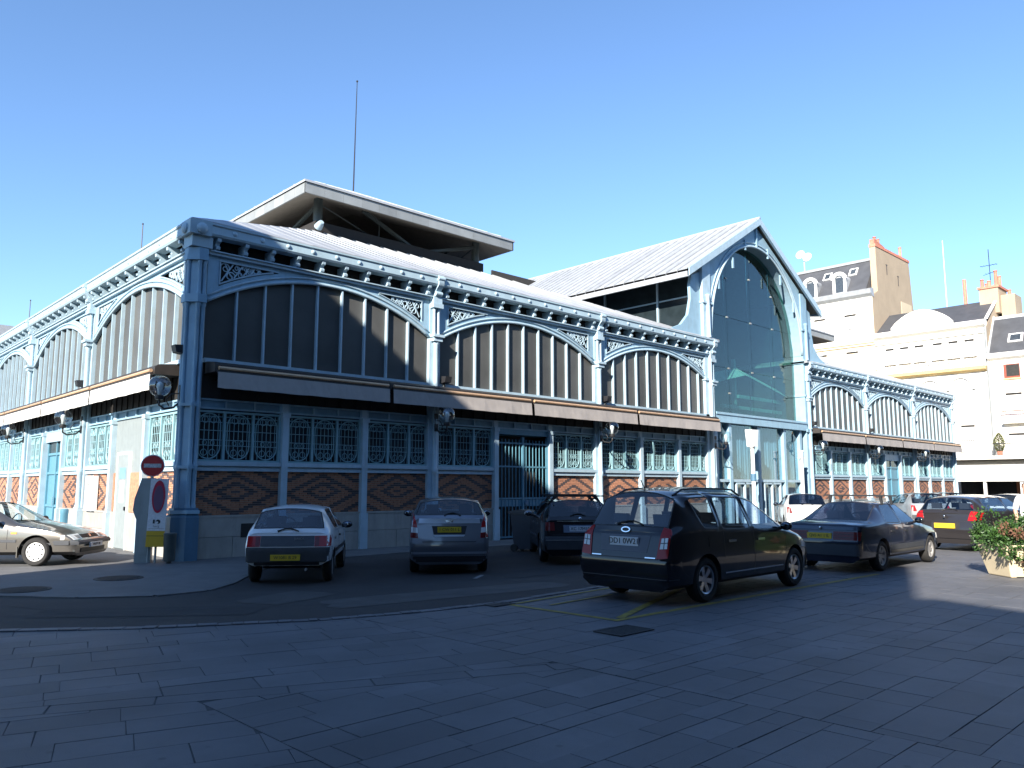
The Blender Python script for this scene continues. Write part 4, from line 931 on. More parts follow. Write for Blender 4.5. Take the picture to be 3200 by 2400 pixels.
# white house with the curved pediment
F = FR(62.); bm_ = T(62, 4); Fl = bm_.inverted() @ F; e = empty('white_house', bm_, 'white house with curved pediment and small windows beside the tan gable', 'house')
MB().box(-8.385, .15, .04, 9, 0, 14.2).build('wall', WREND, e, M=Fl)
m = MB(); m.prism([(0, 14.2), (-.3, 14.4), (-.38, 14.75), (0, 14.85), (.5, 14.85), (.5, 14.2)], lambda a, b, d: (d, a, b), -8.38, .17); m.build('cornice', WREND, e, M=Fl)
m = MB(); m.box(-8.38, .17, -.10, .04, 13.75, 13.85); m.build('string_course', WREND, e, M=Fl)
m = MB(); m.prism([(.3, 14.86), (3.6, 17.0), (6.2, 17.0), (9, 14.8)], lambda a, b, d: (d, a, b), -8.385, .1); rf = m.build('roof', SLATE, e, M=Fl)
MB().prism([(.2, 14.86), (3.55, 17.02), (3.6, 17.16), (.2, 14.98)], lambda a, b, d: (d, a, b), .1, .32).build('verge', SHUT, rf)
pd = [(-7.0 + 4.8 * t, 14.86 + (.25 + 1.25 * math.sin(math.pi * t) ** .8 if 0 < t < 1 else .25)) for t in [i / 16 for i in range(17)]]
m = MB(); m.prism([(-7.0, 14.86)] + pd + [(-2.2, 14.86)], lambda a, b, d: (a, d, b), .0, .35); pdm = m.build('pediment', WREND, e, M=Fl)
m = MB(); pi_ = [(-6.6 + 4.0 * t, 14.9 + .08 + 1.1 * math.sin(math.pi * t) ** .8) for t in [i / 16 for i in range(17)]]; m.prism([(-6.6, 14.95)] + pi_ + [(-2.6, 14.95)], lambda a, b, d: (a, d, b), -.015, -.003); m.build('pediment_relief', CREAM, pdm)
for i in range(6): house_window(e, Fl, -7.2 + i * 1.18 + (.25 if i > 2 else 0), 12.0, .7, 1.35, 'shutter', rail=False)
m = MB(); m.prism([(.04, 10.7), (-.45, 10.85), (-.5, 11.1), (.04, 11.1)], lambda a, b, d: (d, a, b), -8.38, .05); m.build('balcony_ledge', LEDGE, e, M=Fl)
m = MB(); m.box(-8.3, .0, -.46, -.43, 11.85, 11.89)
for i in range(34): m.box(-8.3 + i * .25, -8.285 + i * .25, -.455, -.435, 11.1, 11.85)
m.build('balcony_rail', BLACKI, e, M=Fl)
for c_ in (-6.6, -4.2, -1.9):
    a = [math.pi * i / 12 for i in range(13)]; m = MB(); hw = .85
    m.prism([(c_ - hw, 7.9), (c_ + hw, 7.9)] + [(c_ + hw * math.cos(t), 9.35 + .95 * math.sin(t)) for t in a], lambda p, q, d: (p, d, q), -.01, .038); aw = m.build('arched_window', SHUT, e, M=Fl)
    m = MB()
    for i in range(12): m.prism([(c_ + (hw) * math.cos(a[i]), 9.35 + .95 * math.sin(a[i])), (c_ + (hw + .2) * math.cos(a[i]), 9.35 + 1.15 * math.sin(a[i])), (c_ + (hw + .2) * math.cos(a[i + 1]), 9.35 + 1.15 * math.sin(a[i + 1])), (c_ + hw * math.cos(a[i + 1]), 9.35 + .95 * math.sin(a[i + 1]))], lambda p, q, d: (p, d, q), -.16, .038)
    m.build('arch_hood', WREND, aw)
for x in (-6.6, -4.2, -1.6): house_window(e, Fl, x, 4.5, 1.0, 2.0, 'shutter', rail=True)
m = MB(); m.prism([(.04, 11.5), (.04, 14.2), (3.6, 17.0), (6.2, 17.0), (9, 14.8), (9, 11.5)], lambda a, b, d: (d, a, b), .155, .20); m.build('side_gable', TAN, e, M=Fl)
m = MB(); m.box(-.9, .5, 3.0, 5.4, 15.8, 17.9); m.box(.5, 1.5, 3.6, 5.6, 15, 17.3); ch = m.build('chimney_stack', TAN, e, M=Fl); MB().box(-1.0, .6, 2.9, 5.5, 17.9, 18.1).build('chimney_cap', TERRA, ch)
chimney_pots(ch, Matrix(), [(-.7, 3.3, 18.1, .7), (-.2, 3.3, 18.1, .5), (.3, 3.4, 18.1, 1.3), (.3, 4.4, 18.1, 1.0), (-.7, 4.6, 18.1, .6), (1.0, 4.2, 17.3, .5)])
m = MB(); m.tube([(-2.2, 3.9, 16.9), (-2.2, 3.9, 19.2)], .15, 8); m.build('flue_pipe', TERRA, e, M=Fl)
MB().tube([(.16, -.1, 0), (.16, -.1, 14.2)], .09, 8).build('drain_pipe', FASC, e, M=Fl)
# house with the mansard and the open red window
F = FR(61.9); bm_ = T(61.9, -6); Fl = bm_.inverted() @ F; e = empty('mansard_house', bm_, 'white house with slate mansard and one red framed window at the photo edge', 'house')
MB().box(.22, 6.5, 0, 9, 0, 11.5).build('wall', WREND, e, M=Fl)
m = MB(); m.prism([(0, 11.4), (-.3, 11.6), (-.42, 11.95), (.2, 12.05), (.2, 11.4)], lambda a, b, d: (d, a, b), .18, 6.5); m.build('cornice', WREND, e, M=Fl)
m = MB(); m.prism([(.0, 12.0), (2.2, 15.1), (4.5, 15.5), (7, 15.0), (9, 12)], lambda a, b, d: (d, a, b), .30, 6.5); rf = m.build('roof', SLATE, e, M=Fl)
m = MB(); m.prism([(2.1, 15.0), (2.15, 15.25), (4.5, 15.65), (4.5, 15.5)], lambda a, b, d: (d, a, b), .29, 6.5); m.build('ridge_flashing', ZINC, rf)
m = MB(); m.prism([(-.0, 12.0), (2.2, 15.1), (2.2, 15.35), (-.1, 12.2)], lambda a, b, d: (d, a, b), .22, .30); m.build('verge', SHUT, rf)
skylight(rf, Matrix.Translation((2.0, .80, 13.14)) @ Matrix.Rotation(R(54.6), 4, 'X'), 1.0, .9)
for x in (1.75, 4.6):
    m = MB(); m.box(x - .55, x + .55, -.01, .03, 9.95, 11.05); w_ = m.build('window', REDB, e, M=Fl); MB().box(x - .36, x + .5, -.02, -.011, 10.1, 10.98).build('pane', INTER, w_); MB().box(x - .6, x + .6, -.12, .03, 9.85, 9.95).build('sill', LEDGE, w_)
    house_window(e, Fl, x, 6.6, 1.1, 2.2, 'shutter', rail=False); house_window(e, Fl, x, 4.1, 1.1, 1.6, 'shutter', rail=False)
    m = MB(); m.box(x - .8, x + 1.0, -.5, 0, 6.45, 6.58); b_ = m.build('flower_balcony', WREND, e, M=Fl)
    m = MB()
    for i in range(14): m.box(x - .78 + i * .135, x - .765 + i * .135, -.48, -.46, 6.58, 7.35)
    m.box(x - .8, x + 1.0, -.49, -.45, 7.35, 7.42); m.build('balcony_railing', REDB, b_)
m = MB(); m.box(-2.4, 6.5, -2.2, .0, 3.7, 3.95); m.build('terrace_slab', WREND, e, M=Fl)
m = MB(); m.prism([(-1.0, 3.7), (-2.6, 2.4), (-2.6, 2.25), (-.9, 3.5)], lambda a, b, d: (d, a, b), -2.3, 6.5); 
part_c = m.build('shop_canopy', mat('grey_canopy', (.42, .42, .41), .8, var=.06), e, M=Fl)
MB().box(-2.3, 6.5, -2.64, -2.56, 2.05, 2.3).build('canopy_fascia', SHUT, e, M=Fl)
MB().box(-2.2, 6.5, -.6, -.5, 0, 3.4).build('shop_front', INTER, e, M=Fl)
for x in (-2.2, .0, 2.4, 4.8): MB().box(x - .1, x + .1, -2.5, -2.3, 0, 2.2).build('shop_post', SHUT, e, M=Fl)
m = MB(); m.box(.3, 6.4, -2.15, -2.1, 4.0, 4.9); 
m = MB(); m.box(.3, 6.4, -2.15, -2.12, 4.82, 4.88)
for i in range(42): m.box(.3 + i * .145, .315 + i * .145, -2.145, -2.125, 3.95, 4.82)
m.build('terrace_rail', BLACKI, e, M=Fl)
MB().box(1.6, 2.4, -.62, -.605, .4, 2.0).build('orange_poster', mat('orange_poster', (.45, .16, .06), .6), e, M=Fl)
# far grey roof seen over the left gutter
e = empty('far_house', T(6, 78), 'far house whose grey roof just shows above the left gutter', 'house')
MB().box(-14, 8, 0, 8, 0, 15).build('wall', WREND, e); m = MB(); m.prism([(-14.5, 15), (8.5, 15), (5, 18.6), (-11, 18.6)], lambda a, b, d: (a, d, b), -.4, 8.4); m.build('roof', ZINC, e)
# mast beyond the white house
m = MB(); m.tube([(90, 11, 0), (90, 11, 30.)], [.1, .04], 6); tag(m.build('distant_mast', SHUT), 'pale thin mast rising behind the white pediment', 'mast')
def aerial(M, label, h):
    e = empty('roof_aerial', M, label, 'aerial'); MB().tube([(0, 0, 0), (0, 0, h)], .03, 5).build('pole', BLACKI, e)
    m = MB(); m.tube([(0, -.6, h * .62), (0, .7, h * .62)], .02, 4)
    for i in range(6): m.tube([(-.3, -.5 + i * .22, h * .62), (.3, -.5 + i * .22, h * .62)], .014, 4)
    m.tube([(0, -.4, h * .45), (0, .5, h * .4)], .02, 4)
    for i in range(4): m.tube([(-.2, -.3 + i * .2, h * .44), (.2, -.3 + i * .2, h * .44)], .014, 4)
    m.build('antenna_elements', BLACKI, e)
aerial(T(66.2, .3, 17.9), 'television aerial on the chimney stack of the white house', 3.6)
e = empty('satellite_dish', T(66, 16.3, 22.5), 'white satellite dish on the roof ridge of the cream house', 'dish'); MB().tube([(0, 0, 0), (0, 0, 2.2)], .04, 5).build('pole', SHUT, e)
for dy, dz in ((.3, 2.0), (-.4, 1.6)): MB().lathe([(.02, 0), (.3, .06), (.45, .16)], 14, Matrix.Translation((0, dy, dz)) @ Matrix.Rotation(R(-75), 4, 'Y'), False).build('dish', SHUT, e, True)

# ------------------------------------------------------------------ houses round the square behind the camera (they cast the shade and show in the glass)
def off_house(name, label, poly, h, rise, mt, setback=.0):
    """a stone house on a footprint (ccw), slate roof and rows of windows on the first edge"""
    cx = sum(p[0] for p in poly) / len(poly); cy = sum(p[1] for p in poly) / len(poly)
    e = empty(name, T(cx, cy), label, 'house'); q = [(x - cx, y - cy) for x, y in poly]
    MB().prism(q, XY, 0, h).build('wall', mt, e)
    m = MB(); k = len(q); base = [(x * 1.005, y * 1.005, h) for x, y in q]; top = [(x * .45, y * .45, h + rise) for x, y in q]
    m.add(base + top, [list(range(k))[::-1], list(range(k, 2 * k))] + [(i, (i + 1) % k, k + (i + 1) % k, k + i) for i in range(k)]); m.build('roof', SLATE, e)
    for ei in (0, 1):
        a, b = Vector(q[ei]), Vector(q[(ei + 1) % k]); L = (b - a).length; u = (b - a) / L; nn = Vector((u.y, -u.x)); n = int(L / 3)
        for f in range(int((h - 3.6) / 3.4)):
            for i in range(n):
                c = a + u * (L * (i + .5) / n); z = 4 + f * 3.4; w = .55
                p = [c - u * w + nn * .02, c + u * w + nn * .02, c + u * w - nn * .1, c - u * w - nn * .1]
                MB().prism([x[:] for x in p], XY, z, z + 2.0).build('window', WINB, e)
    return e
# eave line of the shading row: through (-15.1,-11) and (-19.3,-23), corner at (-12.2,-2.7)
HH = 16.0
off_house('corner_house', 'tall stone corner house left of the camera that shades the square', [(-19.5, -23.5), (-12.68, -4.12), (-24.5, -9.2), (-31.5, -19.1)], HH, .3, STONEB)
off_house('terrace_house', 'lower stone terrace house behind the camera', [(-25.8, -41.6), (-19.7, -23.8), (-31.7, -19.4), (-37.8, -37.2)], 13.6, .3, STONEB)
off_house('south_house', 'stone house closing the square far behind the camera', [(66, -38), (40, -38), (40, -26), (66, -26)], 9.5, 1.2, mat('dark_stone_house', (.10, .09, .08), .9, var=.1, scale=.7))
off_house('sky_block_terrace', 'unseen terrace behind the camera, raised to block sky light', [(33, -24.5), (-11.5, -24.5), (-11.5, -36), (33, -36)], 17, 1., mat('dark_stone_house', (.10, .09, .08)))  # unseen; made tall and set close to keep sky light off the plaza

# ------------------------------------------------------------------ street furniture by the corner
# facing roughly the camera: local x = right, local -y = towards the viewer
def FACE(x, y, z, ang): return T(x, y, z, ang)
e = empty('no_entry_sign', FACE(-.80, -.02, .016, R(-22)), 'round red no entry sign with a white bar on a post at the corner', 'road sign')
MB().tube([(0, 0, 0), (0, 0, 2.15)], .03, 8).build('pole', MACHG, e)
MB().lathe([(.245, 0), (.25, .012), (.245, .024)], 32, Matrix.Translation((0, -.04, 2.14)) @ Matrix.Rotation(R(90), 4, 'X')).build('sign_rim', SIGNW, e, 'auto')
MB().lathe([(.232, .0), (.232, .006)], 32, Matrix.Translation((0, -.0645, 2.14)) @ Matrix.Rotation(R(90), 4, 'X')).build('red_disc', SIGNR, e, 'auto')
MB().box(-.18, .18, -.0765, -.0715, 2.095, 2.185).build('white_bar', mat('scratched_white_bar', (.62, .62, .64), .5, var=.45, scale=22), e)
e = empty('information_panel', FACE(-.74, -.22, .016, R(-22)), 'white panel with a red oval and a yellow box below, on two legs', 'panel')
for x in (-.12, .03): MB().tube([(x, 0, 0), (x, 0, .45)], .025, 7).build('leg', MACHG, e)
Mt = Matrix.Rotation(R(1.5), 4, 'Y')
MB().box(-.185, .185, -.09, .04, .70, 1.85).build('white_board', SIGNW, e, M=Mt)
MB().box(-.185, .18, -.10, .04, .35, .695).build('yellow_box', YBOX, e, M=Mt)
MB().box(-.18, .18, -.103, -.1005, .585, .595).build('box_slot', BLACKI, e, M=Mt)
ell = lambda rx, rz, cz, n=28: [(rx * math.cos(2 * math.pi * i / n), cz + rz * math.sin(2 * math.pi * i / n)) for i in range(n)]
MB().prism(ell(.135, .36, 1.45), lambda a, b, d: (a, d, b), -.101, -.0905).build('red_oval', mat('crimson', (.45, .01, .05), .4, var=.05), e, M=Mt)
MB().prism(ell(.10, .28, 1.42), lambda a, b, d: (a, d, b), -.106, -.1015).build('violet_oval', PURP, e, M=Mt)
MB().box(-.075, -.035, -.096, -.0905, .86, .945).build('logo_mark', BLACKI, e, M=Mt)
MB().prism([(a + .03, b) for a, b in ell(.048, .048, .90, 16)], lambda a, b, d: (a, d, b), -.096, -.0905).build('logo_mark', BLACKI, e, M=Mt)
MB().prism([(a + .012, b) for a, b in ell(.024, .026, .885, 12)], lambda a, b, d: (a, d, b), -.098, -.0965).build('logo_cutout', SIGNW, e, M=Mt)
obj('lettering', text_mesh('berg', .07, MACHG), e, Mt @ Matrix.Translation((.0, -.092, .80)) @ Matrix.Rotation(R(90), 4, 'X'))
MB().box(-.15, .16, -.0915, -.0902, .745, .75).build('rule_line', BLACKI, e, M=Mt)
e = empty('cabinet', FACE(-.90, .02, .016, R(-25)), 'grey street cabinet with a bulging curved front left of the panel', 'cabinet')
pts = [(-.03, 0), (-.03, .95), (-.11, 1.15), (-.09, 1.4), (.04, 1.86), (.30, 1.86), (.30, 0)]
MB().prism(pts, lambda a, b, d: (a - .12, d, b), -.16, .2).build('housing', MACHG, e)
MB().box(-.07, .14, -.168, -.161, .2, 1.7).build('access_door', MACHG, e); MB().box(.08, .10, -.18, -.168, .95, 1.08).build('handle', BLACKI, e)
e = empty('litter_bin', T(-.55, -.62, .016), 'dark metal litter bin at the foot of the corner pier', 'bin')
MB().lathe([(.11, .05), (.12, .08), (.135, .62), (.145, .64), (.12, .66)], 16).build('bin_body', STEELD, e, 'auto'); MB().lathe([(.05, 0), (.05, .06)], 8).build('bin_foot', BLACKI, e)
e = empty('wheelie_bin', T(7.55, -3.6, 0, R(20)), 'dark blue wheelie bin in front of the barred gate', 'bin')
m = MB(); m.add([(-.22, -.26, .08), (.22, -.26, .08), (.22, .26, .08), (-.22, .26, .08), (-.29, -.34, .98), (.29, -.34, .98), (.29, .34, .98), (-.29, .34, .98)], [(3, 2, 1, 0), (4, 5, 6, 7), (0, 1, 5, 4), (1, 2, 6, 5), (2, 3, 7, 6), (3, 0, 4, 7)]); m.build('bin_body', mat('dark_bin_plastic', (.018, .026, .04), .5), e)
m = MB(); m.prism([(-.36, .985), (-.36, 1.02), (.1, 1.09), (.40, 1.05), (.40, .985)], lambda a, b, d: (d, a, b), -.31, .31); m.build('lid', mat('dark_bin_plastic', (.018, .026, .04), .5), e)
for x in (-.24, .24): MB().lathe([(.10, -.03), (.10, .03)], 12, Matrix.Translation((x, .25, .10)) @ Matrix.Rotation(R(90), 4, 'Y')).build('wheel', RUBBER, e)
MB().tube([(-.2, .42, 1.0), (.2, .42, 1.0)], .02, 6).build('handle', SIGNW, e)
# teal drainpipe foot on the sunlit front
tag(MB().lathe([(.11, 0), (.11, .85), (.12, .87), (.12, .97), (.09, 1.0)], 12, Matrix.Translation((-.42, 8.3, .015))).build('drainpipe_foot', DOORB, None, 'auto'), 'short blue drainpipe section at a pillar base on the sunlit left side', 'pipe')

# ------------------------------------------------------------------ planter with shrub
PX, PY = 9.75, -14.55
e = empty('stone_planter', T(PX + .9, PY, .014, R(-42)), 'cream concrete trough planter with sloping sides at the right edge', 'planter')
m = MB(); a, b = 1.10, .95; w0, w1 = .34, .46; h = .60
o_ = [(-b, -w0, 0), (b, -w0, 0), (b, w0, 0), (-b, w0, 0), (-a, -w1, h), (a, -w1, h), (a, w1, h), (-a, w1, h), (-a + .07, -w1 + .07, h), (a - .07, -w1 + .07, h), (a - .07, w1 - .07, h), (-a + .07, w1 - .07, h), (-a + .09, -w1 + .09, h - .1), (a - .09, -w1 + .09, h - .1), (a - .09, w1 - .09, h - .1), (-a + .09, w1 - .09, h - .1)]
m.add(o_, [(3, 2, 1, 0)] + [(i + 4 * k, (i + 1) % 4 + 4 * k, (i + 1) % 4 + 4 * k + 4, i + 4 * k + 4) for k in range(3) for i in range(4)] + [(12, 13, 14, 15)])
pb = m.build('trough', PLANT, e); md = pb.modifiers.new('b', 'BEVEL'); md.width = .018; md.segments = 2
MB().box(-.85, .85, -w0 - .004, -w0 + .1, .0, .035).build('shadow_gap_strip', BLACKI, e)  # black strip painted in as the shadow gap under the trough
MB().box(-a + .1, a - .1, -w1 + .1, w1 - .1, h - .12, h - .03).build('soil', SOIL, e)
sh = empty('planter_shrub', T(PX + .9, PY, .55, R(-42)), 'bushy green shrub spilling over the cream planter', 'shrub')
rb = random.Random(12)
def leafy(name, n, mt, fn, size, parent):
    m = MB()
    for i in range(n):
        c, out = fn(); s = size * rb.uniform(.6, 1.35)
        d = (out + Vector((rb.gauss(0, .5), rb.gauss(0, .5), rb.gauss(0, .5)))).normalized(); up = Vector((rb.gauss(0, 1), rb.gauss(0, 1), rb.gauss(0, 1))).cross(d).normalized(); nn = d.cross(up)
        m.add([c, c + d * s * .5 + up * s * .30 + nn * s * .06, c + d * s, c + d * s * .5 - up * s * .30 + nn * s * .06], [(0, 1, 2, 3)])
    return m.build(name, mt, parent, recalc=False)
CL = [((rb.uniform(-1.12, 1.1), rb.uniform(-.5, .45), rb.uniform(.02, .52)), rb.uniform(.13, .27)) for _ in range(46)] + [((-1.1 + .25 * i, -.5, -.02 - .06 * (i % 2)), .15) for i in range(9)]
def fcl():
    (c, r) = rb.choice(CL); d = Vector((rb.gauss(0, 1), rb.gauss(0, 1), rb.gauss(0, 1))).normalized(); return Vector(c) + d * r * rb.uniform(.55, 1.0), d
leafy('foliage', 9000, LEAF, fcl, .055, sh); leafy('dark_foliage', 5000, LEAFD, fcl, .055, sh)
def fred():
    d = Vector((rb.gauss(0, 1), rb.gauss(0, 1), rb.gauss(0, 1))).normalized(); c = rb.choice([(-1.0, -.35, .35), (-.9, -.55, .28), (-.75, -.6, -.22), (-.65, -.58, -.30)]); return Vector(c) + d * .11 * rb.random() ** .5, d
leafy('dry_foliage', 420, LEAFR, fred, .05, sh)
m = MB()
for i in range(26):
    x = rb.uniform(-1, 1); y = rb.uniform(-.3, .3); m.tube([(x, y, -.05), (x + rb.uniform(-.15, .15), y + rb.uniform(-.15, .1), .25), (x + rb.uniform(-.25, .25), y + rb.uniform(-.3, .2), .5)], [.014, .01, .005], 4)
m.build('stem', mat('bark', (.10, .07, .045), .9), sh)
# cypress in a pot on the far terrace
e = empty('potted_cypress', T(60.6, -.85, 3.95), 'small clipped cypress in a pot on the far terrace', 'plant')
MB().lathe([(.14, 0), (.2, .35), (.22, .36)], 12).build('pot', TERRA, e, 'auto')
def fcy():
    t = rb.random(); a = rb.uniform(0, 2 * math.pi); r = .36 * math.sin(math.pi * min(1, .12 + t * .88)) ** .8 * rb.uniform(.7, 1); return Vector((r * math.cos(a), r * math.sin(a), .35 + t * 1.35)), Vector((math.cos(a), math.sin(a), .8))
leafy('foliage', 1500, mat('cypress_leaf', (.10, .11, .03), .6, var=.3, scale=20), fcy, .09, e); MB().tube([(0, 0, .2), (0, 0, 1.4)], .03, 5).build('stem', SOIL, e)

# ------------------------------------------------------------------ person at the right edge
def person(M):
    e = empty('person', M, 'person in a white shirt standing behind the planter at the right photo edge', 'person')
    def skin(name, vs, es, rad, mt, root=0, lv=2):
        me = bpy.data.meshes.new(name); me.from_pydata(vs, es, []); o = bpy.data.objects.new(name, me); COL.objects.link(o)
        sm = o.modifiers.new('s', 'SKIN'); sm.use_smooth_shade = True; ss = o.modifiers.new('u', 'SUBSURF'); ss.levels = lv; ss.render_levels = lv
        for i, r in enumerate(rad): me.skin_vertices[0].data[i].radius = r if isinstance(r, tuple) else (r, r); me.skin_vertices[0].data[i].use_root = i == root
        dg = bpy.context.evaluated_depsgraph_get(); dg.update(); nm = bpy.data.meshes.new_from_object(o.evaluated_get(dg)); bpy.data.objects.remove(o)
        nm.materials.clear(); nm.materials.append(mt); nm.shade_smooth(); return obj(name, nm, e)
    V = [(0, 0, .95), (0, 0, 1.12), (0, .0, 1.30), (0, .01, 1.43), (0, 0, 1.50), (0, -.01, 1.58), (0, -.02, 1.68), (0, -.01, 1.75),
         (.17, 0, 1.41), (.24, .02, 1.14), (.22, -.08, .90), (.22, -.10, .82), (-.17, 0, 1.41), (-.25, .02, 1.14), (-.22, -.08, .90), (-.22, -.10, .82),
         (.09, 0, .88), (.10, -.02, .48), (.11, .02, .08), (.12, -.12, .035), (-.09, 0, .88), (-.10, -.01, .48), (-.12, .02, .08), (-.13, -.12, .035)]
    Ed = [(0, 1), (1, 2), (2, 3), (3, 4), (4, 5), (5, 6), (6, 7), (3, 8), (8, 9), (9, 10), (10, 11), (3, 12), (12, 13), (13, 14), (14, 15), (0, 16), (16, 17), (17, 18), (18, 19), (0, 20), (20, 21), (21, 22), (22, 23)]
    Rd = [(.15, .11), (.14, .10), (.16, .11), (.12, .09), .06, (.075, .085), (.085, .10), (.06, .08), .062, .048, .036, .03, .062, .048, .036, .03, .09, .062, .045, .04, .09, .062, .045, .04]
    body = skin('body', V, Ed, Rd, SKIN)
    # clothing: copies of the same surface, split by height and pushed out a little
    def cloth(name, sel, mt, off):
        b = bmesh.new(); b.from_mesh(body.data); b.normal_update()
        dl = [f for f in b.faces if not sel(f.calc_center_median())]; bmesh.ops.delete(b, geom=dl, context='FACES')
        for v in b.verts: v.co += v.normal * off
        me = bpy.data.meshes.new(name); b.to_mesh(me); b.free(); me.materials.clear(); me.materials.append(mt); me.shade_smooth(); obj(name, me, e)
    cloth('shirt', lambda c: (.94 < c.z < 1.49 and not (abs(c.x) > .16 and c.z < 1.15)), SHIRT, .014); cloth('trousers', lambda c: .09 < c.z < .97 and not (abs(c.x) > .185 and c.y < .02 and c.z > .7), TROU, .012); cloth('shoes', lambda c: c.z < .10, BLACKI, .012)
    cloth('hair', lambda c: c.z > 1.66 and not (c.y < -.06 and c.z < 1.74), HAIR, .016)
    m = MB(); m.ball((.03, -.108, 1.675), .010, 5); m.ball((-.03, -.108, 1.675), .010, 5); m.build('eye', BLACKI, e, True)
    MB().add([(0, -.135, 1.635), (.016, -.105, 1.635), (-.016, -.105, 1.635), (0, -.108, 1.67)], [(0, 1, 3), (0, 3, 2), (0, 2, 1)]).build('nose', SKIN, e); MB().box(-.025, .025, -.108, -.095, 1.598, 1.606).build('mouth', SIGNR, e)
person(T(14.3, -13.42, .014, R(-75)))

# ------------------------------------------------------------------ cars
def car_cage(st, types, w, zb=.20, zs=.30, zm=.56):
    zs = max(zs, zb + .07)
    rings = []
    for i, (xl, x4, z4, x5, z5, y5, z7, ty) in enumerate(st):
        end = i in (0, len(st) - 1); sg = -1 if i == 0 else 1
        xm = xl + (sg * .05 if end else 0)
        x7 = x5 + (-.05 if xl < .3 and z7 < 1.2 and not end else (.09 if xl > .9 and z7 < 1.2 and not end else 0))
        h = [(xl, 0, zb), (xl, w * .80 * ty, zb), (xl + (sg * .02 if end else 0), w * .96 * ty, zs), (xm, w * ty * (1.0 if z4 > zm else .97), min(zm, z4 - .06)),
             (x4, w * (.965 if z4 < 1.2 else .95) * ty, z4), (x5, y5, z5), ((x5 + x7) / 2 + (x7 - x5) * .25, y5 * .60, z7 - (z7 - z5) * .22), (x7, 0, z7)]
        ring = [Vector(p) for p in h] + [Vector((p[0], -p[1], p[2])) for p in h[1:7]][::-1]
        rings.append(ring)
    n = len(rings[0])                                   # 14: 0..7 then mirror 6..1
    verts = [v for r in rings for v in r]; faces = []; lab = []
    G = {'W': 1, 'R': 2, 'S': 3}
    for i, t in enumerate(types):
        for j in range(n):
            j2 = (j + 1) % n; faces.append((i * n + j, i * n + j2, (i + 1) * n + j2, (i + 1) * n + j))
            jj = j if j < 7 else 13 - j                  # band index 0..6 from the keel upward
            l = 0
            if t in 'WR' and jj in (5, 6): l = G[t]
            if t == 'S' and jj == 4: l = 3
            if jj in (0, 1): l = 4
            lab.append(l)
    for i in (0, len(rings) - 1):
        o = i * n; q = [(o + 1, o + 2, o + 12, o + 13), (o + 2, o + 3, o + 11, o + 12), (o + 3, o + 4, o + 10, o + 11), (o + 4, o + 5, o + 9, o + 10), (o + 5, o + 6, o + 8, o + 9), (o + 6, o + 7, o + 8), (o + 13, o, o + 1)]
        for k, f in enumerate(q): faces.append(f if i == 0 else f[::-1]); lab.append(4 if k == 6 else 0)
    return verts, faces, lab, n
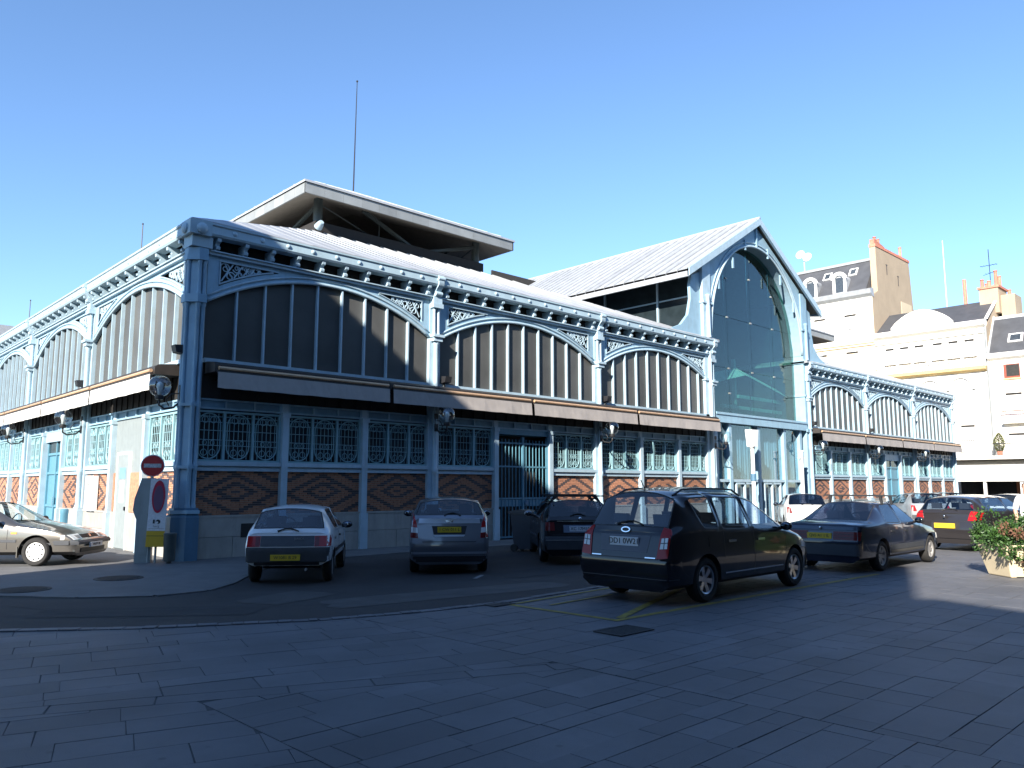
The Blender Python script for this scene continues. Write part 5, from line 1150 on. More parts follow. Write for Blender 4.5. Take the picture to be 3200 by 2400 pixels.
def make_car(name, label, M, st, types, w, paint_m, glass_m, wheels, R_, tw=.19, rim='alloy', rimmat=None, zm=.56, zb=.20, arch=.055, lower=None, detail=None, trackw=None, seats=True, lv=2, group=None):
    e = empty(name, M, label, 'car', group)
    verts, faces, lab, n = car_cage(st, types, w, zb=zb, zm=zm)
    me = bpy.data.meshes.new('cage'); me.from_pydata(verts, [], faces)
    for m_ in (paint_m, glass_m, glass_m, glass_m, TRIMB, TRIMB): me.materials.append(m_)
    me.polygons.foreach_set('material_index', lab)
    b = bmesh.new(); b.from_mesh(me); bmesh.ops.recalc_face_normals(b, faces=b.faces)
    cl = b.edges.layers.float.get('crease_edge') or b.edges.layers.float.new('crease_edge')
    nst = len(st)
    for ed in b.edges:
        ms = {f.material_index for f in ed.link_faces}
        if len(ms) > 1: ed[cl] = 1.
        iv = [v.index for v in ed.verts]; s0 = [i // n for i in iv]; r0 = [i % n for i in iv]
        if s0[0] == s0[1] and s0[0] in (0, nst - 1): ed[cl] = max(ed[cl], .55)
        if s0[0] != s0[1] and r0[0] in (4, 10) : ed[cl] = max(ed[cl], .45)
        if s0[0] != s0[1] and r0[0] in (3, 11): ed[cl] = max(ed[cl], .25)
    vl = b.verts.layers.float.get('crease_vert') or b.verts.layers.float.new('crease_vert')
    for v in b.verts:
        ce = [ed for ed in v.link_edges if len({f.material_index for f in ed.link_faces}) > 1 and any(f.material_index in (1, 2, 3) for f in ed.link_faces)]
        al = [len({q.index // n for q in ed.verts}) == 1 for ed in ce]
        if any(al) and not all(al): v[vl] = .75
    b.to_mesh(me); b.free()
    o = bpy.data.objects.new('tmp', me); COL.objects.link(o)
    s = o.modifiers.new('s', 'SUBSURF'); s.levels = lv; s.render_levels = lv
    cut = MB(); cut.cur = 5
    for x in wheels:
        for sg in (-1, 1):
            y0, y1 = sg * (w - .30), sg * (w + .25); cut.cur = 5
            Mw = Matrix.Translation((x, 0, R_)) @ Matrix.Rotation(R(-90), 4, 'X'); cut.lathe([(R_ + arch, min(y0, y1)), (R_ + arch, max(y0, y1))], 28, Mw)
    cme = cut.mesh('cut', [paint_m, glass_m, glass_m, glass_m, TRIMB, TRIMB]); co = bpy.data.objects.new('cut', cme); COL.objects.link(co)
    bo = o.modifiers.new('b', 'BOOLEAN'); bo.operation = 'DIFFERENCE'; bo.object = co; bo.solver = 'EXACT'
    dg = bpy.context.evaluated_depsgraph_get(); dg.update()
    full = bpy.data.meshes.new_from_object(o.evaluated_get(dg)); bpy.data.objects.remove(o); bpy.data.objects.remove(co)
    b = bmesh.new(); b.from_mesh(full)
    # rubber seals: inset each pane
    for k in (1, 2, 3):
        gf = [f for f in b.faces if f.material_index == k]
        r = bmesh.ops.inset_region(b, faces=gf, thickness=.022, depth=-.004, use_even_offset=True)
        for f in r['faces']: f.material_index = 4
    b.normal_update(); bvh = BVHTree.FromBMesh(b)
    # split
    def grab(faces_, nm, mats, smooth=True, remap=None):
        vm = {}; vs = []; fs = []; mi = []
        for f in faces_:
            q = []
            for v in f.verts:
                if v.index not in vm: vm[v.index] = len(vs); vs.append(v.co.copy())
                q.append(vm[v.index])
            fs.append(q); mi.append(remap[f.material_index] if remap else 0)
        mm = bpy.data.meshes.new(nm); mm.from_pydata(vs, [], fs)
        for x in mats: mm.materials.append(x)
        mm.polygons.foreach_set('material_index', mi); mm.shade_smooth(); mm.set_sharp_from_angle(angle=R(42)); return obj(nm, mm, e)
    b.verts.index_update(); b.faces.index_update()
    body = grab([f for f in b.faces if f.material_index in (0, 4, 5)], 'body', [paint_m, TRIMB, lower or TRIMB], remap={0: 0, 4: 1, 5: 1})
    seen = set()
    for k, nm in ((1, 'windscreen'), (2, 'rear_window'), (3, 'side_window')):
        for f in b.faces:
            if f.material_index != k or f.index in seen: continue
            stack = [f]; comp = []; seen.add(f.index)
            while stack:
                g = stack.pop(); comp.append(g)
                for ed in g.edges:
                    for h in ed.link_faces:
                        if h.material_index == k and h.index not in seen: seen.add(h.index); stack.append(h)
            grab(comp, nm, [glass_m])
    b.free()
    # wheels
    tr = trackw or (w - .03)
    for x in wheels:
        for sg in (-1, 1):
            add_wheel(e, x, sg * tr, sg, R_, tw, rim, rimmat or ALLOY)
    for x in wheels: MB().tube([(x, -w + .25, R_), (x, w - .25, R_)], .05, 6).build('axle', BLACKI, e)
    def patch(nm, poly, axis, mt, off=.006, cell=.05, parent=None):
        """poly in (u,z), pushed onto the body along axis; axis 'rear','front','left','right','top'"""
        D = {'rear': (Vector((1, 0, 0)), Vector((-6, 0, 0)), Vector((0, -1, 0))), 'front': (Vector((-1, 0, 0)), Vector((6, 0, 0)), Vector((0, 1, 0))), 'left': (Vector((0, -1, 0)), Vector((0, 4, 0)), Vector((-1, 0, 0))), 'right': (Vector((0, 1, 0)), Vector((0, -4, 0)), Vector((1, 0, 0)))}[axis]
        d, o_, u = D; us = [p[0] for p in poly]; zs_ = [p[1] for p in poly]
        vm = {}; vs = []; fs = []
        def vid(p):
            k = (round(p[0], 4), round(p[1], 4))
            if k not in vm:
                h = bvh.ray_cast(o_ + u * p[0] + Vector((0, 0, p[1])), d)
                if h[0] is None: co_ = None
                else: co_ = h[0] - d * off
                vm[k] = len(vs); vs.append(co_)
            return vm[k]
        x = min(us)
        while x < max(us) - 1e-6:
            z = min(zs_)
            while z < max(zs_) - 1e-6:
                q = [tuple(p) for p in poly]
                for h in ((1, 0, x + cell), (-1, 0, -x), (0, 1, z + cell), (0, -1, -z)):
                    q = clip_poly(q, *h)
                    if len(q) < 3: break
                if len(q) >= 3: fs.append([vid(p) for p in q])
                z += cell
            x += cell
        good = [v for v in vs if v is not None]
        if not good: return None
        fs = [list(dict.fromkeys(f)) for f in fs if all(vs[i] is not None for i in f)]; fs = [f for f in fs if len(f) >= 3]
        if not fs: return None
        vs = [v if v is not None else good[0] for v in vs]
        # skirt
        cnt = {}
        for f in fs:
            for a_, b_ in zip(f, f[1:] + f[:1]): cnt[(min(a_, b_), max(a_, b_))] = cnt.get((min(a_, b_), max(a_, b_)), 0) + 1
        nv = len(vs); vs2 = vs + [v + d * (off + .004) for v in vs]
        sk = [(a_, b_, b_ + nv, a_ + nv) for (a_, b_), c_ in cnt.items() if c_ == 1]
        return MB().add(vs2, fs + sk).build(nm, mt, parent or e, 'auto')
    def mirror(p): return [(-a_, z) for a_, z in p][::-1]
    def plate(axis, u, z, txt, mt, wd=.52, ht=.11, sz=.085):
        d = 1 if axis == 'rear' else -1
        h = bvh.ray_cast(Vector((-6 * d, u * -d, z)), Vector((d, 0, 0)))
        x = (h[0].x if h[0] else st[0][0]) - d * .018
        rot = Matrix.Translation((x, u * -d, z)) @ Matrix.Rotation(R(-90) if d > 0 else R(90), 4, 'Z')
        o_ = MB().box(-wd / 2, wd / 2, -.006, .03, -ht / 2, ht / 2).build('number_plate', mt, e, M=rot)
        if txt: obj('lettering', text_mesh(txt, sz, PLT), o_, Matrix.Translation((0, -.0085, 0)) @ Matrix.Rotation(R(90), 4, 'X'))
        return o_
    def mirror_pair(x, z, mt, y=None):
        for sg in (-1, 1):
            y_ = (y or w * .93); m = MB()
            m.ball((x, sg * (y_ + .13), z), .1, 8, (.55, 1.05, .72)); o_ = m.build('wing_mirror', mt, e, True); MB().tube([(x + .02, sg * (y_ - .03), z - .05), (x, sg * (y_ + .1), z - .02)], .03, 6).build('mirror_arm', TRIMB, o_)
            MB().ball((x - .045, sg * (y_ + .13), z), .08, 7, (.25, 1.05, .72)).build('mirror_glass', mat('mirror_silver', (.16, .18, .21), .06, metal=1., var=.02), o_, True)
    def wiper(y0, y1, z, mt=TRIMB):
        pts = []
        for i in range(6):
            y = y0 + (y1 - y0) * i / 5; h = bvh.ray_cast(Vector((-6, y, z + .05 * math.sin(math.pi * i / 5))), Vector((1, 0, 0)))
            if h[0]: pts.append(h[0] - Vector((.018, 0, 0)))
        if len(pts) > 2: MB().tube(pts, [.02] + [.012] * (len(pts) - 1), 5).build('rear_wiper', mt, e)
    def rails(x0, x1, y, z, mt, cross=()):
        for sg in (-1, 1):
            pts = []
            for i in range(9):
                x = x0 + (x1 - x0) * i / 8; h = bvh.ray_cast(Vector((x, sg * y, 4)), Vector((0, 0, -1))); zz = (h[0].z if h[0] else z) + (.055 if 0 < i < 8 else .0); pts.append((x, sg * y, zz))
            MB().tube(pts, .016, 6).build('roof_rail', mt, e)
        for x in cross:
            h = bvh.ray_cast(Vector((x, y, 4)), Vector((0, 0, -1))); zz = h[0].z + .12
            o_ = MB().box(x - .035, x + .035, -y - .14, y + .14, zz, zz + .03).build('roof_bar', mt, e)
            for sg in (-1, 1): MB().prism([(sg * (y + .02), zz - .13), (sg * (y + .10), zz - .16), (sg * (y - .02), zz), (sg * (y - .12), zz)], lambda a_, b_, d_: (x + d_, a_, b_), -.05, .05).build('bar_foot', TRIMB, o_)
    if seats:
        xr = [s_ for s_ in st if s_[4] > 1.15]; xa = sum(s_[3] for s_ in xr) / len(xr); zbelt = st[4][2]
        xf = max(s_[3] for s_ in xr) - .55; xb = min(s_[3] for s_ in xr) + .35; 
        for x in (xf, xb):
            for sg in (-1, 1):
                y = sg * w * .42
                m = MB(); m.prism([(x - .26, .45), (x - .34, zbelt + .02), (x - .22, zbelt + .05), (x - .08, .55), (x + .30, .56), (x + .32, .42)], lambda a_, b_, d_: (a_, y + d_, b_), -.23, .23); o_ = m.build('seat', SEAT, e)
                m = MB(); m.prism([(x - .35, zbelt + .07), (x - .37, zbelt + .22), (x - .27, zbelt + .22), (x - .25, zbelt + .07)], lambda a_, b_, d_: (a_, y + d_, b_), -.12, .12); m.build('headrest', SEAT, o_)
        xd = xf + .75; MB().box(xd, xd + .35, -w * .8, w * .8, zbelt - .25, zbelt - .03).build('dashboard', TRIMB, e)
        MB().tube([(xd - .12 + .06 * math.sin(a_), w * .42 + .18 * math.cos(a_), zbelt - .02 + .17 * math.sin(a_)) for a_ in [2 * math.pi * i / 16 for i in range(16)]], .014, 5, closed=True).build('steering_wheel', TRIMB, e)
    if detail: detail(e, patch, mirror, plate, mirror_pair, wiper, rails, bvh)
    return e
def me_tyre(R_, tw):
    ri = R_ * .66; h = tw / 2
    return MB().lathe([(ri, -h * .8), (ri + .02, -h), (R_ - .035, -h), (R_ - .01, -h * .75), (R_, -h * .5), (R_, h * .5), (R_ - .01, h * .75), (R_ - .035, h), (ri + .02, h), (ri, h * .8), (ri, -h * .8)], 32, Matrix.Rotation(R(-90), 4, 'X'), False).mesh('tyre', RUBBER, 'auto')
def me_rim(R_, tw, kind, mt):
    ri = R_ * .66; h = tw / 2; m = MB(); Q = Matrix.Rotation(R(-90), 4, 'X')      # outward = +y local
    if kind == 'alloy':
        m.lathe([(ri, -h * .7), (ri, h * .72), (ri - .012, h * .85), (ri - .03, h * .72), (ri - .04, -h * .5)], 32, Q, False)
        m.lathe([(.001, h * .50), (.055, h * .50), (.06, h * .1)], 16, Q, False)
        for i in range(6):
            a = 2 * math.pi * i / 6 + .2; c, s = math.cos(a), math.sin(a)
            def f(r, t, y): return (r * c - t * s, y, r * s + t * c)
            m.add([f(.04, -.03, h * .5), f(.04, .03, h * .5), f(ri - .02, .042, h * .66), f(ri - .02, -.042, h * .66), f(.04, -.03, h * .2), f(.04, .03, h * .2), f(ri - .02, .042, h * .3), f(ri - .02, -.042, h * .3)], [(0, 1, 2, 3), (0, 4, 5, 1), (1, 5, 6, 2), (3, 2, 6, 7), (0, 3, 7, 4)])
    else:
        m.lathe([(ri, -h * .7), (ri, h * .75), (ri - .012, h * .84), (ri - .03, h * .76), (ri * .72, h * .80), (ri * .45, h * .84), (ri * .2, h * .9), (.001, h * .92)], 32, Q, False)
    return m.mesh('rim', mt, 'auto')
def add_wheel(e, x, y, sg, R_, tw, kind, mt):
    Mw = Matrix.Translation((x, y - sg * tw * .5 + 0 * sg, R_)) @ (Matrix() if sg > 0 else Matrix.Rotation(R(180), 4, 'Z'))
    t = put('wheel', ('ty', R_, tw), lambda: me_tyre(R_, tw), e, Mw)
    put('rim', ('rim', R_, tw, kind, mt.name), lambda: me_rim(R_, tw, kind, mt), t, Matrix())
    if kind == 'alloy': put('brake_disc', ('bd', R_, tw), lambda: MB().lathe([(R_ * .6, -.02), (R_ * .6, .0)], 20, Matrix.Rotation(R(-90), 4, 'X')).mesh('brake_disc', BLACKI), t, Matrix())
    if kind == 'holes':
        ri = R_ * .66; h = tw / 2
        for i in range(9):
            a = 2 * math.pi * i / 9; put('cap_hole', ('ch', R_), lambda: MB().lathe([(.022, 0), (.018, .004)], 10, Matrix.Rotation(R(-90), 4, 'X')).mesh('cap_hole', TRIMB), t, Matrix.Translation((ri * .78 * math.cos(a), h * .785, ri * .78 * math.sin(a))))
def hatch(wb, ro, fo, H, w, zg, y5=None, rake=.34, door=.80, front=.72, roofback=.16, zdrop=0.):
    """rear axle at 0; zg = glass base height at the tail"""
    y5 = y5 or w * .72; zt = H - .07; zbelt = zg - .0
    S_ = [(-ro, -ro + .04, zg - .08, -ro + .04, zg - .05, y5 * 1.12, zg - .04, .94), (-ro + .12, -ro + .24, zg - .01, -ro + .12, zg + .02, y5 * 1.16, zg + .03, .98),
          (-ro + .4, -ro + .12 + rake + .10, zg, -ro + .12 + rake, zt - zdrop, y5, H - zdrop, 1), (-ro + .6, -ro + .12 + rake + .34, zg, -ro + .12 + rake + .20, zt, y5 * 1.02, H + .005, 1),
          (door - .08, door - .06, zg - .01, door - .08, zt + .01, y5 * 1.03, H + .015, 1), (door, door + .03, zg - .01, door, zt + .01, y5 * 1.03, H + .015, 1),
          (wb - .55, wb - .62, zg - .03, wb - 1.12, zt - .03, y5, H - .01, 1), (wb - .45, wb - .48, zg - .05, wb - .44, zg - .02, y5 * 1.1, zg + .03, 1),
          (wb + .1, wb + .1, zg - .13, wb + .1, zg - .10, y5 * .95, zg - .07, .98), (wb + fo - .18, wb + fo - .2, zg - .24, wb + fo - .22, zg - .20, y5 * .8, zg - .18, .90), (wb + fo, wb + fo - .06, zg - .36, wb + fo - .08, zg - .34, y5 * .65, zg - .33, .80)]
    return S_, 'BRPSPSWBBB'

DK52 = R(52)
# --- white hatchback, left of the parked row
def d_white(e, patch, mirror, plate, mp, wiper, rails, bvh):
    for s in (1, -1):
        f = (lambda p: p) if s > 0 else mirror
        tl = patch('tail_light', f([(.46, .66), (.73, .66), (.73, .84), (.46, .84)]), 'rear', REDL, .014); patch('light_lens', f([(.47, .67), (.54, .67), (.54, .83), (.47, .83)]), 'rear', REDD, .018, parent=tl)
        patch('side_light', [(-.60, .66), (-.50, .66), (-.50, .84), (-.60, .84)] if s > 0 else [(.50, .66), (.60, .66), (.60, .84), (.50, .84)], 'right' if s < 0 else 'left', REDL, .006) if False else None
    b_ = patch('garnish_panel', [(-.455, .66), (.455, .66), (.455, .84), (-.455, .84)], 'rear', BUMPG, .010)
    obj('badge', text_mesh('JUNIOR', .05, ALLOYD), b_, Matrix.Translation((-.66, -.20, .79)) @ Matrix.Rotation(R(-90), 4, 'Z') @ Matrix.Rotation(R(90), 4, 'X'))
    patch('rear_bumper', [(-.74, .40), (.74, .40), (.74, .645), (-.74, .645)], 'rear', BUMPG, .035); patch('lower_valance', [(-.70, .34), (.70, .34), (.70, .40), (-.70, .40)], 'rear', TRIMB, .02)
    plate('rear', -.02, .475, 'W1081 B 29', PLY, .50, .10, .075).location.x -= .04
    for sd in ('right', 'left'):
        q = 1 if sd == 'right' else -1
        for nm, x0, x1, z0, z1, mt, of in (('rubbing_strip', -.25, 2.6, .50, .57, BUMPG, .012), ('sill_strip', .38, 2.0, .24, .33, TRIMB, .008), ('door_seam', .80, .812, .34, .86, TRIMB, .002), ('door_seam', 1.86, 1.872, .34, .82, TRIMB, .002), ('door_handle', .87, 1.01, .76, .79, TRIMB, .02), ('front_light', 2.72, 2.86, .55, .66, AMBER, .005)):
            p = [(x0, z0), (x1, z0), (x1, z1), (x0, z1)]; patch(nm, p if q > 0 else mirror(p), sd, mt, of, .08)
        MB().lathe([(.03, 0), (.03, .006)], 10, Matrix.Translation((.05, -q * .755, .77)) @ Matrix.Rotation(R(90), 4, 'X')).build('filler_cap', TRIMB, e) if q > 0 else None
    mp(1.62, .93, TRIMB); wiper(.18, -.18, .915); MB().tube([(-.62, -.33, .27), (-.72, -.33, .27)], .022, 8).build('exhaust_pipe', ALLOYD, e)
    for s in (1, -1): MB().box(-.63, -.615, s * .52 - .02, s * .52 + .02, .69, .73).build('reflector', CLEARL, e)
    patch('front_grille', [(-.35, .46), (.35, .46), (.35, .56), (-.35, .56)], 'front', TRIMB, .006)
    for s in (1, -1): patch('headlight', [(s * .36, .46), (s * .58, .46), (s * .58, .56), (s * .36, .56)][::s], 'front', CLEARL, .008)
S_, ty_ = hatch(2.42, .63, .62, 1.355, .755, .935, y5=.53, rake=.25, zdrop=.045)
make_car('parked_car', 'small white two door hatchback parked nose to the brick wall', T(-.10, -5.30, 0, R(53.5)), S_, ty_, .755, paint('white', (.78, .79, .79), 0, .35), CGLASS, (0, 2.42), .275, .165, 'cap', ALLOYD, zm=.62, zb=.33, detail=d_white)
# --- silver grey compact people carrier
def d_jazz(e, patch, mirror, plate, mp, wiper, rails, bvh):
    for s in (1, -1):
        f = (lambda p: p) if s > 0 else mirror
        tl = patch('tail_light', f([(.60, .70), (.80, .72), (.80, 1.12), (.70, 1.16), (.63, .98)]), 'rear', REDL, .012); patch('reverse_light', f([(.61, .80), (.79, .82), (.79, .92), (.62, .90)]), 'rear', CLEARL, .017, parent=tl); patch('brake_light', f([(.605, .705), (.795, .725), (.795, .81), (.61, .79)]), 'rear', REDD, .017, parent=tl)
        patch('bumper_corner', f([(.50, .60), (.81, .60), (.81, .70), (.56, .70)]), 'rear', paint('jazz', (.17, .18, .205), .6), .016)
    patch('chrome_strip', [(-.60, .98), (.60, .98), (.585, 1.075), (-.585, 1.075)], 'rear', mat('satin_silver', (.42, .45, .50), .3, metal=.7, var=.04), .014)
    em = patch('badge', [(-.06, 1.0), (.06, 1.0), (.08, 1.05), (-.08, 1.05)], 'rear', CHROME, .024)
    patch('plate_surround', [(-.30, .76), (.30, .76), (.34, .93), (-.34, .93)], 'rear', TRIMB, .006); patch('plate_trim', [(-.28, .73), (.28, .73), (.31, .765), (-.31, .765)], 'rear', mat('satin_silver', (.4, .42, .45)), .014)
    plate('rear', 0, .86, '1 CW 011 L', PLY, .46, .105, .08)
    patch('tailgate_seam', [(-.53, .625), (.53, .625), (.53, .637), (-.53, .637)], 'rear', TRIMB, .003); patch('rear_bumper', [(-.80, .36), (.80, .36), (.80, .60), (-.80, .60)], 'rear', paint('jazz', (.17, .18, .205), .6), .012); patch('bumper_strip', [(-.78, .40), (.78, .40), (.78, .44), (-.78, .44)], 'rear', mat('satin_silver', (.4, .42, .45)), .02); patch('lower_valance', [(-.74, .2), (.74, .2), (.74, .355), (-.74, .355)], 'rear', TRIMB, .01)
    for sd, q in (('right', 1), ('left', -1)):
        for nm, x0, x1, z0, z1, mt, of in (('door_seam', .55, .562, .34, 1.0, TRIMB, .002), ('door_seam', 1.32, 1.332, .32, .98, TRIMB, .002), ('door_handle', .60, .76, .84, .875, CHROME, .02), ('door_handle', 1.40, 1.56, .82, .855, CHROME, .02)):
            p = [(x0, z0), (x1, z0), (x1, z1), (x0, z1)]; patch(nm, p if q > 0 else mirror(p), sd, mt, of, .08)
    mp(1.80, 1.10, BLACKI); wiper(-.22, .10, 1.13)
S_, ty_ = hatch(2.45, .66, .75, 1.48, .80, 1.11, y5=.575, rake=.30, door=.9, zdrop=.04)
make_car('parked_car', 'silver grey compact people carrier parked between the white hatchback and the black estate', T(2.98, -5.98, 0, R(52)), S_, ty_, .80, paint('jazz', (.17, .18, .205), .6), CGLASS, (0, 2.45), .29, .18, 'alloy', detail=d_jazz)
# --- black estate with roof rails
def d_wagon(e, patch, mirror, plate, mp, wiper, rails, bvh):
    for s in (1, -1):
        f = (lambda p: p) if s > 0 else mirror
        patch('tail_light', f([(.55, .74), (.80, .74), (.80, .92), (.56, .92)]), 'rear', REDD, .012)
    patch('chrome_strip', [(-.5, .935), (.5, .935), (.5, .95), (-.5, .95)], 'rear', CHROME, .012); MB().ball((-.985, -.0, 1.0), .035, 8).build('badge', CHROME, e, True)
    patch('plate_surround', [(-.36, .70), (.36, .70), (.36, .86), (-.36, .86)], 'rear', mat('plate_recess', (.12, .15, .2), .5), .006); plate('rear', .0, .78, 'XC 17M10', PLW, .46, .11, .095)
    patch('rear_bumper', [(-.82, .34), (.82, .34), (.82, .62), (-.82, .62)], 'rear', BUMPG, .02); patch('bumper_strip', [(-.80, .535), (.80, .535), (.80, .55), (-.80, .55)], 'rear', ALLOYD, .028); patch('tailgate_seam', [(-.6, .645), (.6, .645), (.6, .657), (-.6, .657)], 'rear', TRIMB, .003)
    for sd, q in (('right', 1), ('left', -1)):
        for nm, x0, x1, z0, z1, mt, of in (('door_seam', .42, .432, .5, .95, TRIMB, .002), ('door_seam', 1.28, 1.292, .32, .94, TRIMB, .002), ('door_handle', .5, .66, .82, .85, CHROME, .02), ('door_handle', 1.36, 1.52, .82, .85, CHROME, .02), ('rubbing_strip', .4, 2.2, .52, .57, BUMPG, .01)):
            p = [(x0, z0), (x1, z0), (x1, z1), (x0, z1)]; patch(nm, p if q > 0 else mirror(p), sd, mt, of, .08)
    mp(1.85, 1.02, ALLOYD); rails(-.55, 1.2, .52, 1.45, BLACKI, (-.25, .75)); wiper(.2, -.15, 1.05)
S_, ty_ = hatch(2.68, .98, .85, 1.40, .82, 1.01, rake=.42, door=.98)
make_car('parked_car', 'black estate car with roof bars parked by the barred gate', T(6.42, -6.28, 0, R(50)), S_, ty_, .82, paint('black', (.010, .010, .013), .2), CGLASSD, (0, 2.68), .30, .19, 'alloy', detail=d_wagon)
# --- black people carrier in the foreground
def d_kia(e, patch, mirror, plate, mp, wiper, rails, bvh):
    for s in (1, -1):
        f = (lambda p: p) if s > 0 else mirror
        tl = patch('tail_light', f([(.60, .66), (.785, .68), (.79, 1.00), (.73, 1.08), (.64, 1.10)]), 'rear', REDL, .012); patch('reverse_light', f([(.645, .80), (.765, .81), (.765, .96), (.66, .95)]), 'rear', CLEARL, .018, parent=tl)
        patch('light_divider', f([(.705, .80), (.717, .80), (.717, .96), (.705, .96)]), 'rear', BUMPG, .021, parent=tl); patch('light_divider', f([(.65, .875), (.765, .885), (.765, .897), (.65, .887)]), 'rear', BUMPG, .022, parent=tl)
        sp = [(-.84, .70), (-.73, .71), (-.70, .95), (-.74, 1.03), (-.82, 1.05)]; pass
        patch('exhaust_trim', f([(.40, .665), (.58, .665), (.58, .680), (.40, .680)]), 'rear', CHROME, .010)
    patch('badge', [(.085 * math.cos(2 * math.pi * i / 16), 1.055 + .042 * math.sin(2 * math.pi * i / 16)) for i in range(16)], 'rear', CHROME, .022, .03)
    patch('badge_plate', [(.06 * math.cos(2 * math.pi * i / 16), 1.055 + .026 * math.sin(2 * math.pi * i / 16)) for i in range(16)], 'rear', BLACKI, .026, .03)
    patch('plate_recess', [(-.42, .74), (.42, .74), (.46, .98), (-.46, .98)], 'rear', mat('recess_blue', (.045, .055, .085), .35), .004); plate('rear', 0, .885, 'DD1 0W21', PLW, .52, .125, .115)
    patch('rear_bumper', [(-.86, .36), (.86, .36), (.86, .64), (-.86, .64)], 'rear', paint('midnight', (.008, .009, .014), .3), .025); patch('bumper_seam', [(-.84, .375), (.84, .375), (.84, .385), (-.84, .385)], 'rear', BUMPG, .028); patch('tailgate_seam', [(-.62, .65), (.62, .65), (.62, .66), (-.62, .66)], 'rear', TRIMB, .004)
    for sd, q in (('right', 1), ('left', -1)):
        for nm, x0, x1, z0, z1, mt, of in (('door_seam', .47, .482, .62, 1.0, TRIMB, .002), ('door_seam', 1.36, 1.372, .32, .98, TRIMB, .002), ('door_seam', 2.42, 2.432, .34, .93, TRIMB, .002), ('door_handle', .58, .80, .845, .88, CHROME, .022), ('door_handle', 1.46, 1.68, .835, .87, CHROME, .022), ('chrome_strip', .48, 2.28, .385, .405, CHROME, .014), ('fuel_flap', .05, .2, .8, .95, paint('midnight', (.008, .009, .014), .3), .003)):
            p = [(x0, z0), (x1, z0), (x1, z1), (x0, z1)]; patch(nm, p if q > 0 else mirror(p), sd, mt, of, .08)
        hl = [(3.02, .66), (3.36, .62), (3.34, .70), (3.05, .78)]; patch('headlight', hl if q > 0 else mirror(hl), sd, CLEARL, .006)
    mp(2.28, 1.03, paint('midnight', (.008, .009, .014), .3)); wiper(.18, -.28, 1.13); rails(-.35, 1.55, .52, 1.6, BLACKI); MB().tube([(-.30, .0, 1.62), (-.42, .0, 1.78)], .008, 5).build('roof_aerial', BLACKI, e)
st = [(-.86, -.82, .98, -.80, 1.02, .68, 1.03, .93), (-.72, -.62, 1.05, -.74, 1.09, .71, 1.10, .98), (-.45, -.22, 1.07, -.46, 1.49, .645, 1.62, 1), (-.38, -.04, 1.07, -.22, 1.52, .665, 1.67, 1), (.1, .36, 1.05, .34, 1.535, .67, 1.69, 1), (.2, .46, 1.04, .44, 1.535, .67, 1.69, 1),
      (1.2, 1.30, 1.01, 1.20, 1.52, .67, 1.68, 1), (1.3, 1.40, 1.0, 1.29, 1.515, .67, 1.675, 1), (2.3, 2.38, .96, 1.72, 1.44, .63, 1.60, 1), (2.5, 2.62, .94, 2.68, .97, .69, 1.02, 1), (3.0, 3.05, .85, 3.05, .89, .62, .92, .98), (3.38, 3.34, .71, 3.32, .75, .52, .77, .89), (3.54, 3.48, .58, 3.46, .60, .42, .61, .78)]
make_car('parked_car', 'black people carrier with red tail lights standing in the yellow bay in the foreground', T(2.95, -11.16, .012, R(.5)), st, 'BRPSPSPSWBBB', .885, paint('midnight', (.008, .009, .014), .3), CGLASS, (0, 2.74), .325, .205, 'alloy', ALLOY, zm=.60, detail=d_kia, lv=3)
